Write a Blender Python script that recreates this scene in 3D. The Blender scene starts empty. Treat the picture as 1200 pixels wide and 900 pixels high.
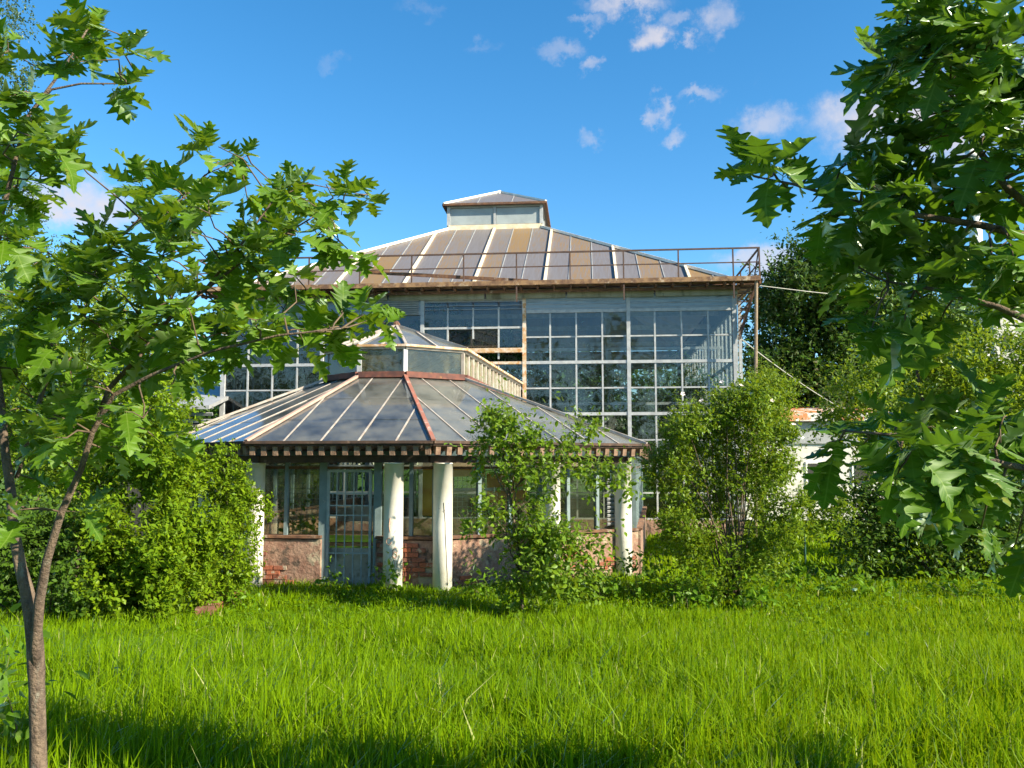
import bpy, math, random
import numpy as np
from mathutils import Vector, Matrix

# ---------------------------------------------------------------- camera, sky, sun, exposure
scene = bpy.context.scene
COL = scene.collection
FPX = 1000.0
TH = math.atan(95.0 / FPX)
CAM = Vector((0, 0, 1.7))
cd = bpy.data.cameras.new("camera"); cam = bpy.data.objects.new("camera", cd); COL.objects.link(cam)
cd.sensor_width = 36.0; cd.lens = 36.0 * FPX / 1200.0; cd.clip_start = 0.05; cd.clip_end = 6000
cam.location = CAM; cam.rotation_euler = (math.pi / 2 + TH, 0, 0)
scene.camera = cam

SUN_AZ = math.radians(62)      # to the right of straight behind the camera
SUN_EL = math.radians(32)
to_sun = Vector((math.sin(SUN_AZ) * math.cos(SUN_EL), -math.cos(SUN_AZ) * math.cos(SUN_EL), math.sin(SUN_EL)))

world = bpy.data.worlds.new("World"); scene.world = world; world.use_nodes = True
wn = world.node_tree.nodes; wl = world.node_tree.links
wn.clear()
w_out = wn.new("ShaderNodeOutputWorld"); w_bg = wn.new("ShaderNodeBackground")
w_sky = wn.new("ShaderNodeTexSky"); w_sky.sky_type = 'NISHITA'; w_sky.sun_disc = False
w_sky.sun_elevation = SUN_EL
w_sky.sun_rotation = math.atan2(to_sun.x, to_sun.y)
w_sky.air_density = 1.0; w_sky.dust_density = 0.2; w_sky.ozone_density = 3.0; w_sky.altitude = 200
w_hsv = wn.new("ShaderNodeHueSaturation"); w_hsv.inputs["Saturation"].default_value = 1.3; w_hsv.inputs["Value"].default_value = 1.0
w_hsv.inputs["Hue"].default_value = 0.494
wl.new(w_sky.outputs[0], w_hsv.inputs["Color"])
w_tc = wn.new("ShaderNodeTexCoord")

def wmath(op, a, b=None, c=None):
    n = wn.new("ShaderNodeMath"); n.operation = op
    for i, v in enumerate((a, b, c)):
        if v is None: continue
        if isinstance(v, (int, float)): n.inputs[i].default_value = v
        else: wl.new(v, n.inputs[i])
    return n.outputs[0]

def pix_dir(u, v):
    d = Vector(((u - 600) / FPX, math.cos(TH) - (450 - v) / FPX * math.sin(TH), (450 - v) / FPX * math.cos(TH) + math.sin(TH)))
    return d.normalized()

# ragged cloud puffs on the sky sphere, defined by direction
nz = wn.new("ShaderNodeTexNoise"); nz.inputs["Scale"].default_value = 22; nz.inputs["Detail"].default_value = 9; nz.inputs["Roughness"].default_value = 0.66
wl.new(w_tc.outputs["Generated"], nz.inputs["Vector"])
nsub = wn.new("ShaderNodeVectorMath"); nsub.operation = 'SUBTRACT'; nsub.inputs[1].default_value = (0.5, 0.5, 0.5)
wl.new(nz.outputs["Color"], nsub.inputs[0])
nscl = wn.new("ShaderNodeVectorMath"); nscl.operation = 'SCALE'; nscl.inputs["Scale"].default_value = 0.075
wl.new(nsub.outputs[0], nscl.inputs[0])
dpos = wn.new("ShaderNodeVectorMath"); dpos.operation = 'ADD'
wl.new(w_tc.outputs["Generated"], dpos.inputs[0]); wl.new(nscl.outputs[0], dpos.inputs[1])
CLOUDS = [(735, 2, 36, 11, .9), (767, 38, 19, 14, .9), (688, 24, 16, 6, .4), (655, 57, 22, 9, .35), (698, 71, 10, 8, .45),
          (795, 17, 14, 8, .45), (840, 25, 18, 15, .55), (806, 47, 9, 6, .55), (772, 126, 9, 20, .6), (820, 113, 24, 7, .4),
          (790, 160, 14, 8, .5), (900, 144, 30, 16, .55), (1025, 138, 60, 26, 1.0), (1120, 130, 90, 45, 1.0), (1000, 118, 12, 8, .6), (95, 238, 62, 21, .95),
          (698, 160, 10, 8, .4), (560, 50, 14, 6, .12), (390, 75, 14, 5, .12), (890, 305, 40, 14, .75), (500, 5, 20, 7, .12)]
acc = None
for (u, v, sx, sy, op) in CLOUDS:
    s = wn.new("ShaderNodeVectorMath"); s.operation = 'SUBTRACT'
    wl.new(dpos.outputs[0], s.inputs[0]); s.inputs[1].default_value = pix_dir(u, v)
    m = wn.new("ShaderNodeVectorMath"); m.operation = 'MULTIPLY'
    wl.new(s.outputs[0], m.inputs[0]); m.inputs[1].default_value = (1000 / sx, 1000 / sx, 1000 / sy)
    l = wn.new("ShaderNodeVectorMath"); l.operation = 'LENGTH'; wl.new(m.outputs[0], l.inputs[0])
    r = wn.new("ShaderNodeMapRange"); r.interpolation_type = 'SMOOTHSTEP'
    wl.new(l.outputs["Value"], r.inputs["Value"])
    r.inputs["From Min"].default_value = 1.5; r.inputs["From Max"].default_value = 0.25
    r.inputs["To Min"].default_value = 0; r.inputs["To Max"].default_value = op
    acc = r.outputs[0] if acc is None else wmath('MAXIMUM', acc, r.outputs[0])
# the same sparse fair-weather puffs over the rest of the sky
gm = wn.new("ShaderNodeMapping"); gm.inputs["Scale"].default_value = (3.2, 3.2, 7.5); gm.inputs["Location"].default_value = (4.2, 1.3, 0.4)
wl.new(dpos.outputs[0], gm.inputs["Vector"])
gn = wn.new("ShaderNodeTexNoise"); gn.inputs["Scale"].default_value = 1.0; gn.inputs["Detail"].default_value = 5; gn.inputs["Roughness"].default_value = .55
wl.new(gm.outputs[0], gn.inputs["Vector"])
gr = wn.new("ShaderNodeMapRange"); gr.interpolation_type = 'SMOOTHSTEP'
wl.new(gn.outputs["Fac"], gr.inputs["Value"]); gr.inputs["From Min"].default_value = .66; gr.inputs["From Max"].default_value = .80; gr.inputs["To Max"].default_value = .8
acc = wmath('MAXIMUM', acc, gr.outputs[0])
brk = wn.new("ShaderNodeTexNoise"); brk.inputs["Scale"].default_value = 34; brk.inputs["Detail"].default_value = 5
wl.new(w_tc.outputs["Generated"], brk.inputs["Vector"])
brr = wn.new("ShaderNodeMapRange"); wl.new(brk.outputs["Fac"], brr.inputs["Value"]); brr.inputs["From Min"].default_value = .3; brr.inputs["From Max"].default_value = .6; brr.inputs["To Min"].default_value = .55; brr.inputs["To Max"].default_value = 1.0
acc = wmath('MULTIPLY', acc, brr.outputs[0])
cmix = wn.new("ShaderNodeMix"); cmix.data_type = 'RGBA'
wl.new(acc, cmix.inputs["Factor"]); wl.new(w_hsv.outputs[0], cmix.inputs["A"]); cmix.inputs["B"].default_value = (3.5, 3.3, 3.45, 1)
wl.new(cmix.outputs["Result"], w_bg.inputs["Color"]); w_bg.inputs["Strength"].default_value = 0.09
wl.new(w_bg.outputs[0], w_out.inputs[0])

sd = bpy.data.lights.new("sun", 'SUN'); sd.energy = 5.0; sd.angle = math.radians(0.5); sd.color = (1.0, 0.89, 0.68)
sun = bpy.data.objects.new("sun", sd); COL.objects.link(sun); sun.location = (20, -20, 30)
sun.rotation_euler = to_sun.to_track_quat('Z', 'Y').to_euler()

scene.render.engine = 'CYCLES'
scene.cycles.transparent_max_bounces = 24
scene.cycles.max_bounces = 8
scene.view_settings.view_transform = 'Standard'; scene.view_settings.look = 'None'
scene.view_settings.gamma = 1.0; scene.view_settings.exposure = 1.42

# ---------------------------------------------------------------- helpers
RNG = np.random.default_rng(7)
random.seed(7)

def P(u, v, D):
    """point seen at pixel (u, v) of the 1200x900 photograph, D metres ahead (world y)"""
    a, b = (u - 600) / FPX, (450 - v) / FPX
    dy = math.cos(TH) - b * math.sin(TH); dz = b * math.cos(TH) + math.sin(TH)
    return Vector((a / dy * D, D, CAM.z + dz / dy * D))

def proj(p):
    x, y, z = p[0], p[1], p[2] - CAM.z
    fw = y * math.cos(TH) + z * math.sin(TH); up = -y * math.sin(TH) + z * math.cos(TH)
    return 600 + FPX * x / fw, 450 - FPX * up / fw, fw

def sstep(a, b, x):
    t = np.clip((x - a) / (b - a), 0, 1); return t * t * (3 - 2 * t)

def ground_z(x, y):
    return -0.6 * sstep(4.0, 13.5, y) + 0.03 * np.sin(x * 1.3 + 0.7 * y) * np.sin(y * .9 + 1.0) * sstep(1.0, 4.0, y) * (1 - sstep(16., 22., y))

def tag(o, label=None, cat=None, group=None, kind=None):
    if label: o["label"] = label
    if cat: o["category"] = cat
    if group: o["group"] = group
    if kind: o["kind"] = kind
    return o

def empty(name, loc, label, cat, group=None, rz=0.0):
    o = bpy.data.objects.new(name, None); COL.objects.link(o)
    o.location = loc; o.rotation_euler = (0, 0, rz); o.empty_display_size = .2
    return tag(o, label, cat, group)

def link(name, mesh, parent=None, loc=(0, 0, 0), rot=None, mtx=None):
    o = bpy.data.objects.new(name, mesh); COL.objects.link(o)
    if parent is not None: o.parent = parent
    if mtx is not None: o.matrix_local = mtx
    else:
        o.location = loc
        if rot is not None: o.rotation_euler = rot
    return o

class MB:
    def __init__(s): s.v = []; s.f = []; s.smooth = False
    def box(s, c, size, m=None):
        x, y, z = (k / 2 for k in size); b = len(s.v)
        for dz in (-z, z):
            for dx, dy in ((-x, -y), (x, -y), (x, y), (-x, y)):
                p = Vector((dx, dy, dz))
                if m is not None: p = m @ p
                s.v.append((p.x + c[0], p.y + c[1], p.z + c[2]))
        for q in ((3, 2, 1, 0), (4, 5, 6, 7), (0, 1, 5, 4), (1, 2, 6, 5), (2, 3, 7, 6), (3, 0, 4, 7)):
            s.f.append(tuple(b + k for k in q))
        return s
    def bar(s, p, q, w, h, up=(0, 0, 1)):
        p, q = Vector(p), Vector(q); d = (q - p)
        L = d.length
        if L < 1e-6: return s
        d.normalize(); up = Vector(up)
        side = d.cross(up)
        if side.length < 1e-4: side = d.cross(Vector((0, 1, 0)))
        side.normalize(); u = side.cross(d).normalized()
        b = len(s.v)
        for e in (p, q):
            for a, c in ((-1, -1), (1, -1), (1, 1), (-1, 1)):
                k = e + side * (a * w / 2) + u * (c * h / 2); s.v.append(tuple(k))
        for t in ((0, 1, 2, 3), (7, 6, 5, 4), (0, 4, 5, 1), (1, 5, 6, 2), (2, 6, 7, 3), (3, 7, 4, 0)):
            s.f.append(tuple(b + k for k in t))
        return s
    def tube(s, pts, radii, n=8):
        pts = [Vector(p) for p in pts]; b = len(s.v)
        ref = Vector((.31, .9, .27)).normalized()
        for i, p in enumerate(pts):
            d = (pts[min(i + 1, len(pts) - 1)] - pts[max(i - 1, 0)]).normalized()
            a = d.cross(ref).normalized(); c = d.cross(a)
            for k in range(n):
                t = 2 * math.pi * k / n
                s.v.append(tuple(p + (a * math.cos(t) + c * math.sin(t)) * radii[i]))
        for i in range(len(pts) - 1):
            for k in range(n):
                k2 = (k + 1) % n
                s.f.append((b + i * n + k, b + i * n + k2, b + (i + 1) * n + k2, b + (i + 1) * n + k))
        s.f.append(tuple(b + k for k in range(n - 1, -1, -1)))
        e = b + (len(pts) - 1) * n
        s.f.append(tuple(e + k for k in range(n)))
        return s
    def lathe(s, prof, c=(0, 0, 0), n=24):
        b = len(s.v)
        for r, z in prof:
            for k in range(n):
                t = 2 * math.pi * k / n
                s.v.append((c[0] + r * math.cos(t), c[1] + r * math.sin(t), c[2] + z))
        for i in range(len(prof) - 1):
            for k in range(n):
                k2 = (k + 1) % n
                s.f.append((b + i * n + k, b + i * n + k2, b + (i + 1) * n + k2, b + (i + 1) * n + k))
        s.f.append(tuple(b + k for k in range(n - 1, -1, -1)))
        e = b + (len(prof) - 1) * n
        s.f.append(tuple(e + k for k in range(n)))
        return s
    def slab(s, poly, nrm, th):
        """solid from a planar 3D polygon, thickness th below along nrm"""
        n = len(poly); b = len(s.v)
        for p in poly: s.v.append(tuple(p))
        for p in poly: s.v.append(tuple(Vector(p) - Vector(nrm) * th))
        s.f.append(tuple(b + k for k in range(n)))
        s.f.append(tuple(b + n + k for k in range(n - 1, -1, -1)))
        for k in range(n):
            k2 = (k + 1) % n
            s.f.append((b + k2, b + k, b + n + k, b + n + k2))
        return s
    def mesh(s, name, mat, smooth=False):
        me = bpy.data.meshes.new(name); me.from_pydata(s.v, [], s.f); me.update()
        me.materials.append(mat)
        if smooth: me.polygons.foreach_set("use_smooth", [True] * len(me.polygons))
        return me
    def build(s, name, mat, parent=None, smooth=False, loc=(0, 0, 0)):
        return link(name, s.mesh(name, mat, smooth), parent, loc)

_boxes = {}
def box_part(name, size, loc, mat, parent, rot=None):
    key = (name, tuple(round(k, 4) for k in size), mat.name)
    if key not in _boxes: _boxes[key] = MB().box((0, 0, 0), size).mesh(name, mat)
    return link(name, _boxes[key], parent, loc, rot)

# ---------------------------------------------------------------- materials
def nodes_of(name):
    m = bpy.data.materials.new(name); m.use_nodes = True
    nt = m.node_tree; nt.nodes.clear()
    out = nt.nodes.new("ShaderNodeOutputMaterial")
    return m, nt, out

def noise(nt, scale, detail=5, rough=.6, vec=None, stretch=None):
    n = nt.nodes.new("ShaderNodeTexNoise"); n.inputs["Scale"].default_value = scale; n.inputs["Detail"].default_value = detail; n.inputs["Roughness"].default_value = rough
    if vec is None:
        tc = nt.nodes.new("ShaderNodeNewGeometry"); vec = tc.outputs["Position"]
    if stretch:
        mp = nt.nodes.new("ShaderNodeMapping"); mp.inputs["Scale"].default_value = stretch; nt.links.new(vec, mp.inputs["Vector"]); vec = mp.outputs[0]
    nt.links.new(vec, n.inputs["Vector"]); return n.outputs["Fac"]

def ramp(nt, fac, a, b, lo=.35, hi=.65):
    r = nt.nodes.new("ShaderNodeMapRange"); r.interpolation_type = 'SMOOTHSTEP'
    nt.links.new(fac, r.inputs["Value"]); r.inputs["From Min"].default_value = lo; r.inputs["From Max"].default_value = hi
    return mixc(nt, r.outputs[0], a, b)

def rng_(nt, fac, lo, hi, a=0., b=1.):
    r = nt.nodes.new("ShaderNodeMapRange"); r.interpolation_type = 'SMOOTHSTEP'
    nt.links.new(fac, r.inputs["Value"]); r.inputs["From Min"].default_value = lo; r.inputs["From Max"].default_value = hi
    r.inputs["To Min"].default_value = a; r.inputs["To Max"].default_value = b
    return r.outputs[0]

def mixc(nt, fac, a, b):
    m = nt.nodes.new("ShaderNodeMix"); m.data_type = 'RGBA'
    if isinstance(fac, float): m.inputs["Factor"].default_value = fac
    else: nt.links.new(fac, m.inputs["Factor"])
    for k, c in (("A", a), ("B", b)):
        if isinstance(c, tuple): m.inputs[k].default_value = (*c, 1)
        else: nt.links.new(c, m.inputs[k])
    return m.outputs["Result"]

def mth(nt, op, a, b=0.0):
    n = nt.nodes.new("ShaderNodeMath"); n.operation = op
    for i, v in enumerate((a, b)):
        if isinstance(v, (int, float)): n.inputs[i].default_value = v
        else: nt.links.new(v, n.inputs[i])
    return n.outputs[0]

def solid(name, c1, c2=None, scale=3., rough=.75, bump=.0, bscale=30., stain=None, stretch=None, stain_lo=.52, stain_hi=.64, stain_scale=2.2, metallic=0., spec=.4):
    m, nt, out = nodes_of(name)
    b = nt.nodes.new("ShaderNodeBsdfPrincipled"); b.inputs["Roughness"].default_value = rough; b.inputs["Metallic"].default_value = metallic
    b.inputs["Specular IOR Level"].default_value = spec
    c2 = c2 or tuple(k * .75 for k in c1)
    col = ramp(nt, noise(nt, scale, stretch=stretch), c1, c2)
    if stain: col = mixc(nt, rng_(nt, noise(nt, stain_scale, 8, .7, stretch=stretch), stain_lo, stain_hi), col, stain)
    nt.links.new(col, b.inputs["Base Color"])
    if bump:
        bp = nt.nodes.new("ShaderNodeBump"); bp.inputs["Strength"].default_value = bump; bp.inputs["Distance"].default_value = .02
        nt.links.new(noise(nt, bscale, 6), bp.inputs["Height"]); nt.links.new(bp.outputs[0], b.inputs["Normal"])
    nt.links.new(b.outputs[0], out.inputs[0]); return m

def leafmat(name, c1, c2, trans=.38, tcol=None, gloss=.08, rough=.4):
    m, nt, out = nodes_of(name)
    at = nt.nodes.new("ShaderNodeAttribute"); at.attribute_name = "leaf_tint"
    oi = nt.nodes.new("ShaderNodeObjectInfo")
    t = mth(nt, 'FRACT', mth(nt, 'ADD', at.outputs["Fac"], oi.outputs["Random"]))
    col = mixc(nt, t, c1, c2)
    if 'oak' in name:      # pale midrib and side veins on the lobed leaves
        tcn = nt.nodes.new("ShaderNodeTexCoord"); sp = nt.nodes.new("ShaderNodeSeparateXYZ"); nt.links.new(tcn.outputs["Object"], sp.inputs[0])
        ay = mth(nt, 'ABSOLUTE', sp.outputs["Y"])
        vein = mth(nt, 'SINE', mth(nt, 'MULTIPLY', mth(nt, 'SUBTRACT', sp.outputs["X"], mth(nt, 'MULTIPLY', ay, .75)), 46.0))
        vm = mth(nt, 'MAXIMUM', rng_(nt, ay, .016, .006), rng_(nt, vein, .90, .985, 0., .55))
        col = mixc(nt, mth(nt, 'MULTIPLY', vm, .55), col, (.20, .30, .06))
        col = mixc(nt, rng_(nt, noise(nt, 9, 4), .62, .72), col, (.17, .19, .03))
    d = nt.nodes.new("ShaderNodeBsdfDiffuse"); nt.links.new(col, d.inputs["Color"])
    tr = nt.nodes.new("ShaderNodeBsdfTranslucent")
    tc = tcol or tuple(min(1, k * 1.6) for k in c1)
    nt.links.new(mixc(nt, t, tc, tuple(k * .8 for k in tc)), tr.inputs["Color"])
    mx = nt.nodes.new("ShaderNodeMixShader"); mx.inputs[0].default_value = trans
    nt.links.new(d.outputs[0], mx.inputs[1]); nt.links.new(tr.outputs[0], mx.inputs[2])
    g = nt.nodes.new("ShaderNodeBsdfGlossy"); g.inputs["Roughness"].default_value = rough; g.inputs["Color"].default_value = (.8, .9, .8, 1)
    lw = nt.nodes.new("ShaderNodeFresnel"); lw.inputs["IOR"].default_value = 1.38
    m2 = nt.nodes.new("ShaderNodeMixShader"); nt.links.new(mth(nt, 'MULTIPLY', lw.outputs[0], gloss * 10), m2.inputs[0])
    nt.links.new(mx.outputs[0], m2.inputs[1]); nt.links.new(g.outputs[0], m2.inputs[2])
    nt.links.new(m2.outputs[0], out.inputs[0]); return m

def glassmat(name, tint=(.82, .9, .88), dirt=.12, dirtcol=(.30, .30, .26), ior=1.5, boost=1.3, rough=.02, dscale=2.5, lo=.4, hi=.75):
    m, nt, out = nodes_of(name)
    tr = nt.nodes.new("ShaderNodeBsdfTransparent"); tr.inputs["Color"].default_value = (*tint, 1)
    gl = nt.nodes.new("ShaderNodeBsdfGlossy"); gl.inputs["Roughness"].default_value = rough; gl.inputs["Color"].default_value = (.95, .97, 1, 1)
    fr = nt.nodes.new("ShaderNodeFresnel"); fr.inputs["IOR"].default_value = ior
    bp = nt.nodes.new("ShaderNodeBump"); bp.inputs["Strength"].default_value = .06; bp.inputs["Distance"].default_value = .03
    nt.links.new(noise(nt, 1.3, 2), bp.inputs["Height"]); nt.links.new(bp.outputs[0], gl.inputs["Normal"])
    mx = nt.nodes.new("ShaderNodeMixShader"); nt.links.new(mth(nt, 'MULTIPLY', fr.outputs[0], boost), mx.inputs[0])
    nt.links.new(tr.outputs[0], mx.inputs[1]); nt.links.new(gl.outputs[0], mx.inputs[2])
    df = nt.nodes.new("ShaderNodeBsdfDiffuse"); df.inputs["Color"].default_value = (*dirtcol, 1)
    tl = nt.nodes.new("ShaderNodeBsdfTranslucent"); tl.inputs["Color"].default_value = (*dirtcol, 1)
    dm = nt.nodes.new("ShaderNodeMixShader"); dm.inputs[0].default_value = .5
    nt.links.new(df.outputs[0], dm.inputs[1]); nt.links.new(tl.outputs[0], dm.inputs[2])
    m2 = nt.nodes.new("ShaderNodeMixShader"); nt.links.new(rng_(nt, noise(nt, dscale, 6, .65, stretch=(1, 1, .35)), lo, hi, dirt * .25, dirt * 1.6), m2.inputs[0])
    nt.links.new(mx.outputs[0], m2.inputs[1]); nt.links.new(dm.outputs[0], m2.inputs[2])
    nt.links.new(m2.outputs[0], out.inputs[0]); return m

M = {}
M['white_frame'] = solid('white_frame_paint', (.40, .415, .425), (.30, .315, .33), 6, .55, .1, 60, stain=(.30, .22, .15), stain_lo=.62, stain_hi=.74, stain_scale=5)
M['rusty_frame'] = solid('rusty_frame_paint', (.60, .50, .42), (.45, .30, .16), 5, .7, .2, 60, stain=(.42, .20, .06), stain_lo=.48, stain_hi=.62, stain_scale=6)
M['rust'] = solid('rusted_steel', (.17, .085, .045), (.09, .045, .03), 8, .85, .4, 60, stain=(.30, .24, .19), stain_lo=.56, stain_hi=.68, stain_scale=5)
M['rust_rail'] = solid('rusted_railing', (.10, .055, .04), (.06, .04, .035), 8, .8, .3, 60)
M['deck_edge'] = solid('rusted_deck_edge', (.27, .16, .08), (.12, .065, .04), 5, .85, .4, 50, stain=(.42, .33, .24), stain_lo=.55, stain_hi=.68, stain_scale=3)
M['fascia'] = solid('weathered_fascia', (.20, .19, .12), (.27, .26, .19), 2.5, .8, .2, 30, stain=(.12, .11, .07), stretch=(1, 1, .3))
M['blue_band'] = solid('blue_grey_sheet', (.20, .27, .34), (.26, .32, .37), 4, .4, .1, 40, stain=(.13, .16, .18), stretch=(.6, 1, 5))
M['column'] = solid('cream_concrete', (.70, .68, .62), (.62, .60, .53), 3, .8, .15, 50, stain=(.52, .48, .38), stain_lo=.58, stain_hi=.72, stain_scale=3)
M['crack'] = solid('dark_crack', (.06, .05, .045), rough=.95)
M['graffiti'] = solid('faded_red_marker', (.55, .27, .17), (.60, .38, .26), 20, .8)
M['eave_wood'] = solid('dark_eave_timber', (.085, .05, .035), (.045, .03, .025), 6, .85, .3, 40, stain=(.20, .13, .09), stain_lo=.56, stain_hi=.7, stain_scale=7)
M['rafter'] = solid('weathered_rafter_ends', (.27, .18, .125), (.15, .09, .06), 8, .85, .3, 40)
M['ring_rust'] = solid('brown_rusted_ring', (.17, .06, .04), (.08, .035, .03), 6, .8, .3, 40, stain=(.40, .20, .06), stain_lo=.6, stain_hi=.7, stain_scale=4)
M['hip_red'] = solid('red_brown_hip', (.30, .10, .065), (.24, .11, .08), 6, .7, .2, 40, stain=(.45, .36, .30), stain_lo=.55, stain_hi=.68, stain_scale=5)
M['hip_pale'] = solid('pink_brown_hip', (.42, .30, .24), (.36, .23, .18), 6, .7, .2, 40)
M['bar'] = solid('pale_glazing_bar', (.40, .37, .33), (.30, .25, .21), 5, .6, .1, 50, stain=(.32, .20, .14), stain_lo=.58, stain_hi=.7, stain_scale=4)
M['cream_rib'] = solid('cream_roof_rib', (.72, .64, .50), (.62, .50, .34), 3, .6, .1, 40)
M['white_hip'] = solid('white_roof_hip', (.78, .76, .72), (.66, .62, .55), 3, .6)
M['teal'] = solid('teal_grey_paint', (.17, .23, .24), (.13, .18, .19), 5, .55, .1, 50, stain=(.30, .30, .27), stain_lo=.6, stain_hi=.7, stain_scale=6)
M['door_bar'] = solid('grey_door_steel', (.33, .37, .37), (.25, .29, .29), 8, .5, .1, 50)
M['orange'] = solid('orange_plywood', (.72, .33, .06), (.62, .27, .05), 3, .7, .1, 30, stretch=(1, 1, .3))
M['bench'] = solid('orange_bench_plank', (.45, .20, .07), (.36, .15, .05), 5, .7)
M['pale_board'] = solid('pale_dusty_board', (.50, .43, .34), (.38, .32, .25), 3, .8, stain=(.25, .19, .13))
M['dark_in'] = solid('dark_interior', (.045, .045, .04), (.03, .03, .028), 3, .9)
M['floor_in'] = solid('dusty_concrete_floor', (.22, .20, .17), (.15, .14, .12), 2, .9)
M['glass'] = glassmat('wall_glass', tint=(.86, .89, .88), dirt=.05, dirtcol=(.24, .27, .28), boost=1.15)
M['glass_dirty'] = glassmat('dusty_glass', tint=(.88, .90, .85), dirt=.06, dirtcol=(.30, .29, .22), boost=1.2)
M['glass_roof'] = glassmat('roof_glass', tint=(.78, .84, .86), dirt=.30, dirtcol=(.36, .35, .31), boost=1.15, rough=.09, dscale=1.6, lo=.3, hi=.72)
M['glass_lantern'] = glassmat('lantern_glass', tint=(.84, .86, .78), dirt=.28, dirtcol=(.42, .40, .27), boost=1.0)
M['sheet'] = solid('grey_metal_sheet', (.30, .31, .32), (.24, .25, .26), 3, .5, .1, 30, stain=(.28, .24, .2), stain_lo=.6, stain_hi=.7)
M['plaster'] = solid('white_plaster', (.56, .55, .52), (.46, .44, .41), 1.2, .85, .2, 20, stain=(.45, .42, .37), stain_lo=.6, stain_hi=.72)
M['rust_roof'] = solid('rusted_roof_sheet', (.62, .60, .58), (.52, .50, .48), 1.5, .6, .1, 20, stain=(.50, .19, .07), stain_lo=.47, stain_hi=.53, stain_scale=.9)
M['bark'] = solid('young_oak_bark', (.165, .12, .085), (.085, .06, .045), 26, .88, .9, 70, stain=(.20, .19, .15), stain_lo=.56, stain_hi=.66, stain_scale=9, stretch=(1, 1, .45))
M['bark_pale'] = solid('pale_bark', (.30, .22, .15), (.20, .15, .105), 14, .85, .4, 60)
M['twig'] = solid('brown_twig', (.12, .085, .05), (.07, .05, .035), 20, .85)
M['cable'] = solid('grey_cable', (.42, .41, .38), rough=.7)
M['white_paint'] = solid('white_paint', (.75, .75, .73), (.68, .68, .66), 5, .5)
M['petal'] = solid('cream_petal', (.80, .70, .66), (.75, .62, .58), 20, .7)
M['green_stake'] = solid('green_stake_paint', (.03, .10, .07), rough=.5)

M['oak_l'] = leafmat('oak_leaf', (.100, .200, .008), (.058, .130, .008), .42, (.28, .42, .010), .045, .45)
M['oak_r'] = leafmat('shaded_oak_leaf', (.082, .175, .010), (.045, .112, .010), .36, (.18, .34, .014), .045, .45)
M['bush'] = leafmat('bush_leaf', (.170, .262, .008), (.085, .165, .008), .38, (.34, .45, .008), .025)
M['pear'] = leafmat('pear_leaf', (.150, .245, .010), (.080, .155, .010), .40, (.34, .46, .010), .05, .42)
M['rose'] = leafmat('rose_leaf', (.160, .245, .010), (.075, .140, .010), .38, (.32, .42, .010), .04)
M['lime'] = leafmat('lime_leaf', (.180, .265, .012), (.11, .185, .012), .42, (.36, .46, .012), .04)
M['chestnut'] = leafmat('dark_leaf', (.055, .118, .010), (.028, .066, .008), .30, (.12, .21, .010), .04, .45)
M['shrub_dark'] = leafmat('shrub_leaf', (.075, .145, .010), (.036, .080, .008), .32, (.18, .28, .010), .045, .45)
M['birch'] = leafmat('birch_leaf', (.075, .125, .030), (.050, .090, .022), .35, (.15, .22, .04), .08)
M['indoor'] = leafmat('glasshouse_leaf', (.055, .120, .020), (.03, .075, .015), .3, (.12, .22, .02), .08)
M['weed'] = leafmat('weed_leaf', (.125, .240, .008), (.070, .155, .008), .38, (.26, .42, .008), .04)
M['grass'] = leafmat('grass_blade', (.172, .280, .003), (.066, .142, .003), .38, (.33, .46, .003), .012, .42)
M['straw'] = leafmat('dry_grass_blade', (.42, .42, .16), (.30, .34, .10), .35, (.5, .5, .2), .05)

def ground_mat():
    m, nt, out = nodes_of('lawn_soil')
    b = nt.nodes.new("ShaderNodeBsdfPrincipled"); b.inputs["Roughness"].default_value = .95; b.inputs["Specular IOR Level"].default_value = .1
    col = ramp(nt, noise(nt, 9, 8, .7), (.050, .105, .010), (.075, .15, .012))
    col = mixc(nt, rng_(nt, noise(nt, .7, 6, .6), .56, .70), col, (.085, .085, .03))
    nt.links.new(col, b.inputs["Base Color"])
    bp = nt.nodes.new("ShaderNodeBump"); bp.inputs["Strength"].default_value = .8; bp.inputs["Distance"].default_value = .05
    nt.links.new(noise(nt, 25, 6), bp.inputs["Height"]); nt.links.new(bp.outputs[0], b.inputs["Normal"])
    nt.links.new(b.outputs[0], out.inputs[0]); return m
M['ground'] = ground_mat()

def roof_sheet_mat():
    """dusty translucent roof panels: grey-blue with run-down rust on some sheets"""
    m, nt, out = nodes_of('dusty_roof_panel')
    oi = nt.nodes.new("ShaderNodeObjectInfo")
    tc = nt.nodes.new("ShaderNodeTexCoord")
    fine = noise(nt, 3.2, 6, .6, tc.outputs["Object"], (7, .35, .35))
    rs = mth(nt, 'ADD', mth(nt, 'MULTIPLY', fine, .95), mth(nt, 'MULTIPLY', oi.outputs["Random"], .34))
    col = ramp(nt, fine, (.21, .20, .215), (.16, .145, .145), .3, .7)
    col = mixc(nt, rng_(nt, rs, .56, .80), col, (.27, .17, .07))
    b = nt.nodes.new("ShaderNodeBsdfPrincipled"); b.inputs["Roughness"].default_value = .42; b.inputs["Specular IOR Level"].default_value = .5
    nt.links.new(col, b.inputs["Base Color"])
    tl = nt.nodes.new("ShaderNodeBsdfTranslucent"); tl.inputs["Color"].default_value = (.40, .45, .50, 1)
    mx = nt.nodes.new("ShaderNodeMixShader"); mx.inputs[0].default_value = .22
    nt.links.new(b.outputs[0], mx.inputs[1]); nt.links.new(tl.outputs[0], mx.inputs[2])
    nt.links.new(mx.outputs[0], out.inputs[0]); return m
M['roof_sheet'] = roof_sheet_mat()

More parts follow.
